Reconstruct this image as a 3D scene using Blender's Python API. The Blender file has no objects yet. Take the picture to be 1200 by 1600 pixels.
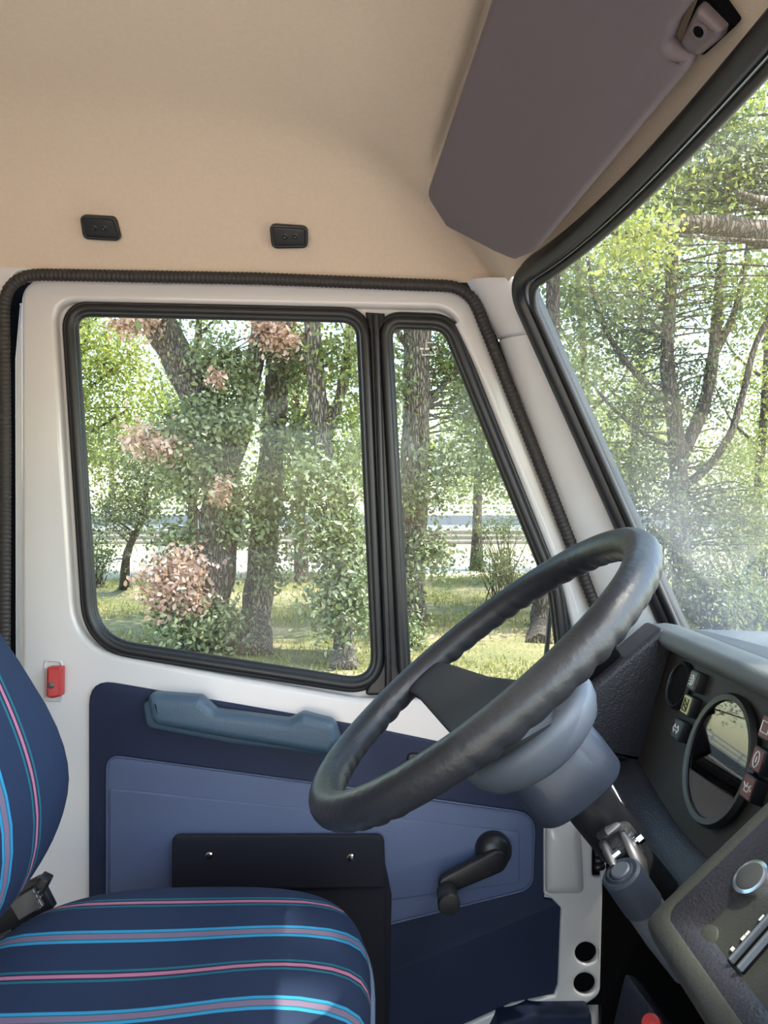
import bpy, math, random
import numpy as np
from mathutils import Vector, Matrix

random.seed(7)
SC = bpy.context.scene
COL = SC.collection
F = 1200.0                                   # focal length in pixels of the 1200 x 1600 frame

# ------------------------------------------------------------------ camera, sky, sun, exposure
cam_data = bpy.data.cameras.new('camera')
cam_data.sensor_fit = 'VERTICAL'
cam_data.sensor_height = 36.0
cam_data.lens = 36.0 * F / 1600.0
cam_data.clip_start = 0.02
cam_data.clip_end = 500
cam = bpy.data.objects.new('camera', cam_data)
cam.location = (0, 0, 0)                     # eye level is z = 0, the ground outside is about 2 m lower
cam.rotation_euler = (math.radians(90), 0, 0)
COL.objects.link(cam)
SC.camera = cam

world = bpy.data.worlds.new('sky')
SC.world = world
world.use_nodes = True
_wn = world.node_tree.nodes
_wl = world.node_tree.links
_bg = _wn['Background']
_sky = _wn.new('ShaderNodeTexSky')
_sky.sky_type = 'NISHITA'
_sky.sun_disc = False
_sky.sun_elevation = math.radians(48)
_sky.sun_rotation = math.radians(130)
_sky.air_density = 1.3
_sky.dust_density = 1.2
_wl.new(_sky.outputs[0], _bg.inputs[0])
_bg.inputs[1].default_value = 0.42

sun_data = bpy.data.lights.new('sun', 'SUN')
sun_data.energy = 7.0
sun_data.angle = math.radians(0.8)
sun_data.color = (1.0, 0.93, 0.80)
sun = bpy.data.objects.new('sun', sun_data)
SUN_DIR = Vector((0.42, -0.10, 0.85)).normalized()
sun.rotation_euler = SUN_DIR.to_track_quat('Z', 'Y').to_euler()
sun.location = SUN_DIR * 30
COL.objects.link(sun)

SC.view_settings.view_transform = 'Standard'
SC.view_settings.look = 'None'
SC.view_settings.gamma = 1.0
SC.view_settings.use_curve_mapping = False
SC.view_settings.exposure = 1.12
SC.cycles.max_bounces = 10
SC.cycles.diffuse_bounces = 5
SC.cycles.transparent_max_bounces = 16
SC.cycles.use_denoising = True
SC.cycles.sample_clamp_indirect = 6.0


# ------------------------------------------------------------------ helpers
def P(px, py, Y):
    return Vector(((px - 600.0) / F * Y, Y, (800.0 - py) / F * Y))


def ray(px, py):
    return Vector(((px - 600.0) / F, 1.0, (800.0 - py) / F))


def on_plane(px, py, o, n):
    d = ray(px, py)
    return d * (Vector(o).dot(n) / d.dot(n))


def lin(c):
    return tuple(((v / 255.0) / 12.92 if v / 255.0 <= 0.04045 else ((v / 255.0 + 0.055) / 1.055) ** 2.4) for v in c)


def node_mat(name):
    m = bpy.data.materials.new(name)
    m.use_nodes = True
    nt = m.node_tree
    return m, nt, nt.nodes['Principled BSDF']


def mat(name, col, rough=0.5, var=0.0, vscale=8.0, bump=0.0, bscale=200.0, metal=0.0, coat=0.0, kind='noise',
        spec=0.5, stretch=(1, 1, 1), sheen=0.0, bdist=0.002):
    m, nt, b = node_mat(name)
    n, l = nt.nodes, nt.links
    b.inputs['Base Color'].default_value = (*col, 1)
    b.inputs['Roughness'].default_value = rough
    b.inputs['Metallic'].default_value = metal
    b.inputs['Specular IOR Level'].default_value = spec
    b.inputs['Coat Weight'].default_value = coat
    b.inputs['Coat Roughness'].default_value = 0.08
    b.inputs['Sheen Weight'].default_value = sheen
    tc = n.new('ShaderNodeTexCoord')
    mp = n.new('ShaderNodeMapping')
    mp.inputs['Scale'].default_value = stretch
    l.new(tc.outputs['Object'], mp.inputs[0])
    if var > 0:
        nz = n.new('ShaderNodeTexNoise')
        nz.inputs['Scale'].default_value = vscale
        nz.inputs['Detail'].default_value = 5
        l.new(mp.outputs[0], nz.inputs['Vector'])
        mx = n.new('ShaderNodeMix')
        mx.data_type = 'RGBA'
        mx.inputs[6].default_value = (*[max(0, c * (1 - var)) for c in col], 1)
        mx.inputs[7].default_value = (*[min(1, c * (1 + var)) for c in col], 1)
        l.new(nz.outputs[0], mx.inputs[0])
        l.new(mx.outputs[2], b.inputs['Base Color'])
    if bump > 0:
        if kind == 'voronoi':
            t = n.new('ShaderNodeTexVoronoi')
            t.inputs['Scale'].default_value = bscale
        else:
            t = n.new('ShaderNodeTexNoise')
            t.inputs['Scale'].default_value = bscale
            t.inputs['Detail'].default_value = 3
        l.new(mp.outputs[0], t.inputs['Vector'])
        bp = n.new('ShaderNodeBump')
        bp.inputs['Strength'].default_value = bump
        bp.inputs['Distance'].default_value = bdist
        l.new(t.outputs[0], bp.inputs['Height'])
        l.new(bp.outputs[0], b.inputs['Normal'])
    return m


def tag(o, label=None, cat=None, group=None, kind=None):
    if label:
        o['label'] = label
    if cat:
        o['category'] = cat
    if group:
        o['group'] = group
    if kind:
        o['kind'] = kind
    return o


def empty(name, loc, label=None, cat=None, group=None, kind=None):
    o = bpy.data.objects.new(name, None)
    o.location = loc
    o.empty_display_size = 0.1
    COL.objects.link(o)
    return tag(o, label, cat, group, kind)


def link(name, me, m, parent=None, smooth=35, label=None):
    if me.materials:
        me.materials.clear()
    me.materials.append(m)
    if smooth:
        me.shade_smooth()
        me.set_sharp_from_angle(angle=math.radians(smooth))
    o = bpy.data.objects.new(name, me)
    COL.objects.link(o)
    if parent is not None:
        o.parent = parent
        if parent.type == 'EMPTY':
            o.matrix_parent_inverse = Matrix.Translation(-parent.location)
    if label:
        o['label'] = label
    return o


def basis(n):
    n = Vector(n).normalized()
    a = Vector((0, 0, 1)) if abs(n.z) < 0.9 else Vector((1, 0, 0))
    u = a.cross(n).normalized()
    return u, n.cross(u).normalized(), n


class MB:
    def __init__(self):
        self.v, self.f = [], []

    def add(self, vs, fs):
        k = len(self.v)
        self.v += [tuple(p) for p in vs]
        self.f += [tuple(i + k for i in q) for q in fs]
        return self

    def box(self, c, s, ex=(1, 0, 0), ey=(0, 1, 0), ez=(0, 0, 1)):
        c, ex, ey, ez = Vector(c), Vector(ex).normalized(), Vector(ey).normalized(), Vector(ez).normalized()
        vs = [c + ex * (i * s[0] / 2) + ey * (j * s[1] / 2) + ez * (k * s[2] / 2)
              for i in (-1, 1) for j in (-1, 1) for k in (-1, 1)]
        return self.add(vs, [(0, 1, 3, 2), (4, 6, 7, 5), (0, 4, 5, 1), (2, 3, 7, 6), (0, 2, 6, 4), (1, 5, 7, 3)])

    def loft(self, rings, closed=True, cap0=True, cap1=True, loop=False):
        n = len(rings[0])
        vs = [p for r in rings for p in r]
        fs = []
        R = len(rings)
        for i in range(R if loop else R - 1):
            a, b = i * n, ((i + 1) % R) * n
            for j in range(n if closed else n - 1):
                k = (j + 1) % n
                fs.append((a + j, a + k, b + k, b + j))
        if cap0 and not loop:
            fs.append(tuple(range(n))[::-1])
        if cap1 and not loop:
            fs.append(tuple((R - 1) * n + j for j in range(n)))
        return self.add(vs, fs)

    def tube(self, pts, r, n=10, closed=False, flat=1.0, up=None, rf=None):
        pts = [Vector(p) for p in pts]
        N = len(pts)
        rs = r if isinstance(r, (list, tuple, np.ndarray)) else [r] * N
        rings = []
        prev = None
        for i in range(N):
            if closed:
                t = pts[(i + 1) % N] - pts[i - 1]
            else:
                t = pts[min(i + 1, N - 1)] - pts[max(i - 1, 0)]
            if t.length < 1e-9:
                t = Vector((0, 0, 1))
            t.normalize()
            if up is not None:
                u = Vector(up) - t * Vector(up).dot(t)
                u.normalize()
            elif prev is None:
                u = basis(t)[0]
            else:
                u = (prev - t * prev.dot(t)).normalized()
            prev = u
            w = t.cross(u)
            ring = []
            for k in range(n):
                a = 2 * math.pi * k / n
                q = rs[i] if rf is None else rs[i] * rf(i, a)
                ring.append(pts[i] + u * (math.cos(a) * q * flat) + w * (math.sin(a) * q))
            rings.append(ring)
        return self.loft(rings, loop=closed)

    def lathe(self, o, axis, prof, n=32, cap=True):
        u, w, a = basis(axis)
        o = Vector(o)
        rings = [[o + a * h + (u * math.cos(2 * math.pi * k / n) + w * math.sin(2 * math.pi * k / n)) * r for k in range(n)]
                 for r, h in prof]
        return self.loft(rings, cap0=cap, cap1=cap)

    def prism(self, poly, axis):
        a = [Vector(p) for p in poly]
        return self.loft([a, [p + Vector(axis) for p in a]])

    def mesh(self, name):
        me = bpy.data.meshes.new(name)
        me.from_pydata(self.v, [], self.f)
        me.validate()
        import bmesh
        bm = bmesh.new()
        bm.from_mesh(me)
        bmesh.ops.recalc_face_normals(bm, faces=bm.faces)
        bm.to_mesh(me)
        bm.free()
        return me

    def build(self, name, m, parent=None, smooth=35, label=None, bevel=0.0, seg=2):
        me = self.mesh(name)
        if bevel > 0:
            import bmesh
            bm = bmesh.new()
            bm.from_mesh(me)
            ed = [e for e in bm.edges if len(e.link_faces) == 2 and e.calc_face_angle(0) > math.radians(28)]
            bmesh.ops.bevel(bm, geom=ed, offset=bevel, segments=seg, profile=0.5, affect='EDGES', clamp_overlap=True)
            bm.to_mesh(me)
            bm.free()
        return link(name, me, m, parent, smooth, label)


def rp(pts, n=6):
    """polygon of (x, y, corner radius) -> list of (x, y) with round corners"""
    out = []
    N = len(pts)
    for i in range(N):
        x, y = pts[i][:2]
        r = pts[i][2] if len(pts[i]) > 2 else 0
        if r <= 0:
            out.append((x, y))
            continue
        a, b = Vector(pts[i - 1][:2]), Vector(pts[(i + 1) % N][:2])
        p = Vector((x, y))
        da, db = (a - p), (b - p)
        la, lb = da.length, db.length
        da.normalize()
        db.normalize()
        ang = da.angle(db)
        d = min(r / math.tan(ang / 2), 0.48 * la, 0.48 * lb)
        p0, p1 = p + da * d, p + db * d
        for k in range(n + 1):
            t = k / n
            q = p0 * (1 - t) ** 2 + p * (2 * t * (1 - t)) * 1.0 + p1 * t ** 2
            out.append((q.x, q.y))
    return out


def offset_loop(loop, d):
    """offset a closed 2D loop; positive d grows it"""
    N = len(loop)
    area = sum(loop[i][0] * loop[(i + 1) % N][1] - loop[(i + 1) % N][0] * loop[i][1] for i in range(N))
    s = 1 if area > 0 else -1
    out = []
    for i in range(N):
        a, p, b = Vector(loop[i - 1]), Vector(loop[i]), Vector(loop[(i + 1) % N])
        t1, t2 = (p - a), (b - p)
        if t1.length < 1e-9 or t2.length < 1e-9:
            t = (b - a).normalized()
            nn = Vector((t.y, -t.x)) * s
            out.append(tuple(p + nn * d))
            continue
        t1.normalize()
        t2.normalize()
        n1, n2 = Vector((t1.y, -t1.x)) * s, Vector((t2.y, -t2.x)) * s
        m = (n1 + n2)
        if m.length < 1e-6:
            m = n1
        m.normalize()
        out.append(tuple(p + m * (d / max(0.5, m.dot(n1)))))
    return out


def plate_mesh(name, loops, o, ex, ey, en, thick, bevel, seg=2):
    """flat plate with round edges and holes: loops in metres on (ex, ey); its front face lies at o, its back at o - en*thick"""
    cu = bpy.data.curves.new(name + '_c', 'CURVE')
    cu.dimensions = '2D'
    cu.fill_mode = 'BOTH'
    bv = min(bevel, thick / 2 - 1e-5)
    cu.extrude = thick / 2 - bv
    cu.bevel_depth = bv
    cu.bevel_resolution = seg
    cu.offset = -bv
    for lp in loops:
        sp = cu.splines.new('POLY')
        sp.points.add(len(lp) - 1)
        sp.points.foreach_set('co', [c for p in lp for c in (p[0], p[1], 0, 1)])
        sp.use_cyclic_u = True
    tmp = bpy.data.objects.new('tmp', cu)
    me = bpy.data.meshes.new_from_object(tmp)
    bpy.data.objects.remove(tmp)
    bpy.data.curves.remove(cu)
    me.name = name
    o, ex, ey, en = Vector(o), Vector(ex), Vector(ey), Vector(en)
    n = len(me.vertices)
    co = np.empty(n * 3)
    me.vertices.foreach_get('co', co)
    co = co.reshape(-1, 3)
    M = np.array([ex, ey, en])
    co = np.array(o) + co[:, :1] * M[0] + co[:, 1:2] * M[1] + (co[:, 2:] - thick / 2) * M[2]
    me.vertices.foreach_set('co', co.ravel())
    me.update()
    import bmesh
    bm = bmesh.new()
    bm.from_mesh(me)
    bmesh.ops.remove_doubles(bm, verts=bm.verts, dist=1e-6)
    bmesh.ops.recalc_face_normals(bm, faces=bm.faces)
    bm.to_mesh(me)
    bm.free()
    return me


def plate(name, loops, Yf, thick, bevel, m, parent=None, label=None, seg=2, smooth=40):
    """plate facing the cabin (-Y); loops are pixel outlines read at the depth of its front face"""
    s = Yf / F
    L = [[((x - 600) * s, (800 - y) * s) for x, y in lp] for lp in loops]
    me = plate_mesh(name, L, (0, Yf, 0), (1, 0, 0), (0, 0, 1), (0, -1, 0), thick, bevel, seg)
    return link(name, me, m, parent, smooth, label)


def catmull(pts, n=8, closed=False):
    pts = [Vector(p) for p in pts]
    N = len(pts)
    out = []
    for i in range(N if closed else N - 1):
        if closed:
            a, b, c, d = pts[i - 1], pts[i], pts[(i + 1) % N], pts[(i + 2) % N]
        else:
            a, b, c, d = pts[max(i - 1, 0)], pts[i], pts[i + 1], pts[min(i + 2, N - 1)]
        for k in range(n):
            t = k / n
            out.append(0.5 * ((2 * b) + (c - a) * t + (2 * a - 5 * b + 4 * c - d) * t * t + (3 * b - a - 3 * c + d) * t ** 3))
    if not closed:
        out.append(pts[-1])
    return out


def resample(pts, step, closed=False):
    pts = [Vector(p) for p in pts]
    if closed:
        pts = pts + [pts[0]]
    seg = [(pts[i + 1] - pts[i]).length for i in range(len(pts) - 1)]
    cum = np.concatenate([[0], np.cumsum(seg)])
    n = max(3, int(cum[-1] / step))
    A = np.array([tuple(p) for p in pts])
    t = np.linspace(0, cum[-1], n + 1)
    out = np.stack([np.interp(t, cum, A[:, k]) for k in range(A.shape[1])], 1)
    if closed:
        out = out[:-1]
    return [Vector(p) for p in out]


# ------------------------------------------------------------------ materials
def glass_mat(name, tint=(0.93, 0.97, 0.95), dust=0.0, blotch=None, refl=1.0):
    m = bpy.data.materials.new(name)
    m.use_nodes = True
    nt = m.node_tree
    n, l = nt.nodes, nt.links
    for x in list(n):
        n.remove(x)
    out = n.new('ShaderNodeOutputMaterial')
    tr = n.new('ShaderNodeBsdfTransparent')
    tr.inputs[0].default_value = (*tint, 1)
    gl = n.new('ShaderNodeBsdfGlossy')
    gl.inputs['Roughness'].default_value = 0.02
    fr = n.new('ShaderNodeFresnel')
    fr.inputs[0].default_value = 1.45
    mul = n.new('ShaderNodeMath')
    mul.operation = 'MULTIPLY'
    mul.inputs[1].default_value = refl
    l.new(fr.outputs[0], mul.inputs[0])
    mx = n.new('ShaderNodeMixShader')
    l.new(mul.outputs[0], mx.inputs[0])
    l.new(tr.outputs[0], mx.inputs[1])
    l.new(gl.outputs[0], mx.inputs[2])
    last = mx
    if dust > 0:
        di = n.new('ShaderNodeBsdfTranslucent')
        di.inputs[0].default_value = (0.80, 0.86, 0.92, 1)
        d2 = n.new('ShaderNodeBsdfDiffuse')
        d2.inputs[0].default_value = (0.80, 0.86, 0.92, 1)
        ms = n.new('ShaderNodeMixShader')
        ms.inputs[0].default_value = 0.35
        l.new(di.outputs[0], ms.inputs[1])
        l.new(d2.outputs[0], ms.inputs[2])
        tc = n.new('ShaderNodeTexCoord')
        nz = n.new('ShaderNodeTexNoise')
        nz.inputs['Scale'].default_value = 7.0
        nz.inputs['Detail'].default_value = 6
        l.new(tc.outputs['Object'], nz.inputs['Vector'])
        fac = n.new('ShaderNodeMath')
        fac.operation = 'MULTIPLY'
        fac.inputs[1].default_value = dust
        l.new(nz.outputs[0], fac.inputs[0])
        last_f = fac
        if blotch:
            for (c, r, s) in blotch:                 # wiped and settled dust patches on the glass
                mp = n.new('ShaderNodeVectorMath')
                mp.operation = 'DISTANCE'
                mp.inputs[1].default_value = c
                l.new(tc.outputs['Object'], mp.inputs[0])
                ra = n.new('ShaderNodeMapRange')
                ra.interpolation_type = 'SMOOTHSTEP'
                ra.inputs[1].default_value = 0.0
                ra.inputs[2].default_value = r
                ra.inputs[3].default_value = s
                ra.inputs[4].default_value = 0.0
                l.new(mp.outputs['Value'], ra.inputs[0])
                m2 = n.new('ShaderNodeMath')
                m2.operation = 'MULTIPLY'
                l.new(ra.outputs[0], m2.inputs[0])
                l.new(nz.outputs[0], m2.inputs[1])
                ad = n.new('ShaderNodeMath')
                ad.operation = 'ADD'
                l.new(last_f.outputs[0], ad.inputs[0])
                l.new(m2.outputs[0], ad.inputs[1])
                last_f = ad
        m2 = n.new('ShaderNodeMixShader')
        l.new(last_f.outputs[0], m2.inputs[0])
        l.new(mx.outputs[0], m2.inputs[1])
        l.new(ms.outputs[0], m2.inputs[2])
        last = m2
    l.new(last.outputs[0], out.inputs[0])
    return m


def stripe_mat(name, y0, period=0.143, off_b=0.0715):
    """woven seat cloth: navy ground with two alternating coloured stripe groups running along the seat"""
    m, nt, b = node_mat(name)
    n, l = nt.nodes, nt.links
    tc = n.new('ShaderNodeTexCoord')
    sx = n.new('ShaderNodeSeparateXYZ')
    l.new(tc.outputs['Object'], sx.inputs[0])
    s = n.new('ShaderNodeMath')
    s.operation = 'SUBTRACT'
    s.inputs[1].default_value = y0 - period * 0.25
    l.new(sx.outputs['Y'], s.inputs[0])
    d = n.new('ShaderNodeMath')
    d.operation = 'DIVIDE'
    d.inputs[1].default_value = period
    l.new(s.outputs[0], d.inputs[0])
    fr = n.new('ShaderNodeMath')
    fr.operation = 'FRACT'
    l.new(d.outputs[0], fr.inputs[0])
    cr = n.new('ShaderNodeValToRGB')
    cr.color_ramp.interpolation = 'CONSTANT'
    navy = (0.027, 0.043, 0.090)
    teal = (0.020, 0.165, 0.215)
    pink = (0.52, 0.20, 0.31)
    dark = (0.050, 0.022, 0.050)
    sky = (0.045, 0.33, 0.58)
    dusty = (0.24, 0.17, 0.26)

    def groupA(c):
        h = 0.001 / period                       # one millimetre in ramp units
        return [(c - 10.5 * h, teal), (c - 6.5 * h, navy), (c - 5.0 * h, dark), (c - 3.0 * h, pink), (c + 3.0 * h, dark),
                (c + 5.0 * h, navy), (c + 6.5 * h, teal), (c + 10.5 * h, navy)]

    def groupB(c):
        h = 0.001 / period
        return [(c - 12 * h, sky), (c - 7 * h, teal), (c - 5 * h, dusty), (c + 5 * h, teal), (c + 7 * h, sky), (c + 12 * h, navy)]
    stops = [(0.0, navy)] + groupA(0.25) + groupB(0.25 + off_b / period)
    e = cr.color_ramp.elements
    e[0].position, e[0].color = 0.0, (*navy, 1)
    e[1].position, e[1].color = stops[1][0], (*stops[1][1], 1)
    for p, c in stops[2:]:
        k = e.new(p)
        k.color = (*c, 1)
    l.new(fr.outputs[0], cr.inputs[0])
    nz = n.new('ShaderNodeTexNoise')
    nz.inputs['Scale'].default_value = 900
    l.new(tc.outputs['Object'], nz.inputs['Vector'])
    mx = n.new('ShaderNodeMix')
    mx.data_type = 'RGBA'
    mx.blend_type = 'MULTIPLY'
    mx.inputs[0].default_value = 0.35
    l.new(cr.outputs[0], mx.inputs[6])
    l.new(nz.outputs[1], mx.inputs[7])
    hs = n.new('ShaderNodeMix')
    hs.data_type = 'RGBA'
    hs.inputs[0].default_value = 0.8
    l.new(cr.outputs[0], hs.inputs[7])
    l.new(mx.outputs[2], hs.inputs[6])
    l.new(hs.outputs[2], b.inputs['Base Color'])
    b.inputs['Roughness'].default_value = 0.85
    b.inputs['Specular IOR Level'].default_value = 0.15
    bp = n.new('ShaderNodeBump')
    bp.inputs['Strength'].default_value = 0.25
    bp.inputs['Distance'].default_value = 0.001
    l.new(nz.outputs[0], bp.inputs['Height'])
    l.new(bp.outputs[0], b.inputs['Normal'])
    return m


def leaf_mat(name, c0, c1, trans=0.35, rough=0.42):
    m = bpy.data.materials.new(name)
    m.use_nodes = True
    nt = m.node_tree
    n, l = nt.nodes, nt.links
    b = n['Principled BSDF']
    g = n.new('ShaderNodeNewGeometry')
    mx = n.new('ShaderNodeMix')
    mx.data_type = 'RGBA'
    mx.inputs[6].default_value = (*c0, 1)
    mx.inputs[7].default_value = (*c1, 1)
    l.new(g.outputs['Random Per Island'], mx.inputs[0])
    l.new(mx.outputs[2], b.inputs['Base Color'])
    b.inputs['Roughness'].default_value = rough
    t = n.new('ShaderNodeBsdfTranslucent')
    tint = n.new('ShaderNodeMix')
    tint.data_type = 'RGBA'
    tint.blend_type = 'MULTIPLY'
    tint.inputs[0].default_value = 1.0
    tint.inputs[7].default_value = (1.35, 1.35, 0.7, 1)
    l.new(mx.outputs[2], tint.inputs[6])
    l.new(tint.outputs[2], t.inputs[0])
    ms = n.new('ShaderNodeMixShader')
    ms.inputs[0].default_value = trans
    l.new(b.outputs[0], ms.inputs[1])
    l.new(t.outputs[0], ms.inputs[2])
    l.new(ms.outputs[0], n['Material Output'].inputs[0])
    return m


def bark_mat(name, c0, c1):
    m, nt, b = node_mat(name)
    n, l = nt.nodes, nt.links
    tc = n.new('ShaderNodeTexCoord')
    mp = n.new('ShaderNodeMapping')
    mp.inputs['Scale'].default_value = (1, 1, 0.22)
    l.new(tc.outputs['Object'], mp.inputs[0])
    v = n.new('ShaderNodeTexVoronoi')
    v.inputs['Scale'].default_value = 26
    v.feature = 'DISTANCE_TO_EDGE'
    nz = n.new('ShaderNodeTexNoise')
    nz.inputs['Scale'].default_value = 9
    nz.inputs['Detail'].default_value = 6
    l.new(mp.outputs[0], nz.inputs['Vector'])
    ad = n.new('ShaderNodeVectorMath')
    ad.operation = 'MULTIPLY_ADD'
    ad.inputs[1].default_value = (0.12, 0.12, 0.12)
    l.new(nz.outputs[1], ad.inputs[0])
    l.new(mp.outputs[0], ad.inputs[2])
    l.new(ad.outputs[0], v.inputs['Vector'])
    cr = n.new('ShaderNodeMapRange')
    cr.inputs[1].default_value = 0.0
    cr.inputs[2].default_value = 0.25
    l.new(v.outputs['Distance'], cr.inputs[0])
    mx = n.new('ShaderNodeMix')
    mx.data_type = 'RGBA'
    mx.inputs[6].default_value = (*c0, 1)
    mx.inputs[7].default_value = (*c1, 1)
    l.new(cr.outputs[0], mx.inputs[0])
    l.new(mx.outputs[2], b.inputs['Base Color'])
    b.inputs['Roughness'].default_value = 0.9
    bp = n.new('ShaderNodeBump')
    bp.inputs['Strength'].default_value = 0.9
    bp.inputs['Distance'].default_value = 0.03
    l.new(cr.outputs[0], bp.inputs['Height'])
    l.new(bp.outputs[0], b.inputs['Normal'])
    return m


M = {}
M['headliner'] = mat('beige_headliner', (0.66, 0.55, 0.435), 0.95, var=0.06, vscale=160, bump=0.25, bscale=700, sheen=0.2)
M['white'] = mat('white_paint', (0.62, 0.615, 0.625), 0.28, coat=0.5, var=0.02, vscale=3)
M['pillar'] = mat('lit_pillar_paint', (0.86, 0.87, 0.90), 0.40, var=0.05, vscale=14)  # white body paint lightened, the light on the pillar put into the colour
M['rubber'] = mat('black_rubber', (0.014, 0.015, 0.018), 0.42, spec=0.5)
M['ribbed'] = mat('ribbed_rubber', (0.030, 0.027, 0.027), 0.55)
M['navy'] = mat('navy_vinyl', (0.015, 0.023, 0.056), 0.6, spec=0.3, bump=0.25, bscale=9, stretch=(1, 1, 2.5), bdist=0.006, var=0.12, vscale=5)
M['bluegrey'] = mat('blue_grey_vinyl', (0.085, 0.115, 0.215), 0.55, bump=0.15, bscale=420, var=0.06, vscale=6)
M['handle'] = mat('steel_blue_plastic', (0.050, 0.092, 0.140), 0.42, bump=0.35, bscale=500)
M['pocket'] = mat('black_navy_cloth', (0.006, 0.007, 0.016), 0.8, bump=0.3, bscale=14, bdist=0.006)
M['black'] = mat('black_plastic', (0.012, 0.013, 0.015), 0.38)
M['hole'] = mat('matt_black', (0.003, 0.003, 0.004), 0.95, spec=0.1)
M['leather'] = mat('black_grained_rim', (0.021, 0.023, 0.028), 0.40, bump=0.6, bscale=110, kind='noise', bdist=0.0014)
M['spoke'] = mat('dark_grey_spoke', (0.022, 0.022, 0.022), 0.6, bump=0.15, bscale=500)
M['boss'] = mat('grey_plastic', (0.085, 0.098, 0.120), 0.48, bump=0.1, bscale=500)
M['shroud'] = mat('blue_grey_plastic', (0.032, 0.040, 0.058), 0.45, bump=0.1, bscale=500)
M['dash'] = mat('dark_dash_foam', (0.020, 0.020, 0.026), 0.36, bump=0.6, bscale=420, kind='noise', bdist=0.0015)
M['dashtop'] = mat('sunlit_dash_top', (0.125, 0.132, 0.130), 0.6, bump=0.4, bscale=500, kind='noise', bdist=0.001)  # dash plastic lightened, so the sunlight on the top is in the colour
M['olive'] = mat('olive_grey_plastic', (0.040, 0.042, 0.036), 0.55, bump=0.2, bscale=400)
M['panel'] = mat('instrument_panel_plastic', (0.046, 0.041, 0.033), 0.65, bump=0.15, bscale=500)
M['chrome'] = mat('chrome', (0.75, 0.75, 0.76), 0.18, metal=1.0)
M['steel'] = mat('worn_steel', (0.17, 0.17, 0.175), 0.42, metal=0.8, var=0.3, vscale=60)
M['red'] = mat('red_plastic', (0.52, 0.045, 0.045), 0.35)
M['visor'] = mat('grey_visor_vinyl', (0.145, 0.120, 0.138), 0.7, bump=0.12, bscale=500, var=0.05, vscale=6)
M['bracket'] = mat('grey_brown_plastic', (0.13, 0.105, 0.115), 0.5)
M['piping'] = mat('grey_piping', (0.16, 0.22, 0.33), 0.7)
M['cushion'] = stripe_mat('striped_seat_cloth', 0.970)
M['back'] = stripe_mat('striped_back_cloth', 0.888, 0.200, 0.130)
M['glass'] = glass_mat('door_glass', refl=0.45)
M['windshield'] = glass_mat('dusty_windshield', dust=0.010,
                            blotch=[((0.44, 1.05, -0.06), 0.34, 0.15), ((0.46, 0.95, -0.12), 0.28, 0.13),
                                    ((0.30, 1.05, 0.26), 0.25, 0.05)], refl=0.12)
M['gauge_glass'] = glass_mat('gauge_glass', tint=(0.9, 0.9, 0.9), refl=1.1)
M['dial'] = mat('dial_face', (0.012, 0.014, 0.018), 0.7)
M['print'] = mat('white_print', (0.75, 0.75, 0.72), 0.6)
M['lamp_grey'] = mat('dark_lamp', (0.06, 0.06, 0.055), 0.4)
M['lamp_yellow'] = mat('yellow_lamp', (0.62, 0.58, 0.22), 0.4)
M['lamp_red'] = mat('dark_red_lamp', (0.16, 0.03, 0.032), 0.4)
M['floor'] = mat('black_floor_mat', (0.015, 0.016, 0.02), 0.85, bump=0.4, bscale=90)
M['rear'] = mat('grey_back_trim', (0.30, 0.29, 0.27), 0.85, bump=0.1, bscale=400)
M['bark'] = bark_mat('grey_bark', (0.035, 0.028, 0.022), (0.22, 0.185, 0.155))
M['bark2'] = bark_mat('brown_bark', (0.030, 0.022, 0.016), (0.15, 0.115, 0.09))
M['leaf_ivy'] = leaf_mat('grey_green_leaf', (0.072, 0.102, 0.047), (0.255, 0.289, 0.170), 0.30, 0.38)
M['leaf_mid'] = leaf_mat('mid_green_leaf', (0.096, 0.132, 0.048), (0.216, 0.248, 0.104), 0.42)
M['leaf_dark'] = leaf_mat('dark_green_leaf', (0.051, 0.072, 0.038), (0.162, 0.187, 0.102), 0.35, 0.36)
M['leaf_yellow'] = leaf_mat('yellow_green_leaf', (0.187, 0.230, 0.068), (0.374, 0.391, 0.153), 0.5)
M['leaf_far'] = leaf_mat('far_green_leaf', (0.171, 0.216, 0.090), (0.342, 0.378, 0.180), 0.45)
M['leaf_dry'] = leaf_mat('dry_pink_leaf', (0.34, 0.21, 0.18), (0.58, 0.41, 0.37), 0.3, 0.6)
M['grass'] = leaf_mat('grass_blade', (0.120, 0.144, 0.040), (0.320, 0.280, 0.120), 0.4, 0.6)
M['railwhite'] = mat('white_rail_paint', (0.62, 0.65, 0.68), 0.5)
M['galv'] = mat('weathered_rail_steel', (0.36, 0.33, 0.30), 0.5, metal=0.2, var=0.15, vscale=3)
M['concrete'] = mat('grey_concrete', (0.13, 0.14, 0.16), 0.85, var=0.1, vscale=2)
M['road'] = mat('asphalt', (0.11, 0.113, 0.125), 0.9, var=0.1, vscale=2)


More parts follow.
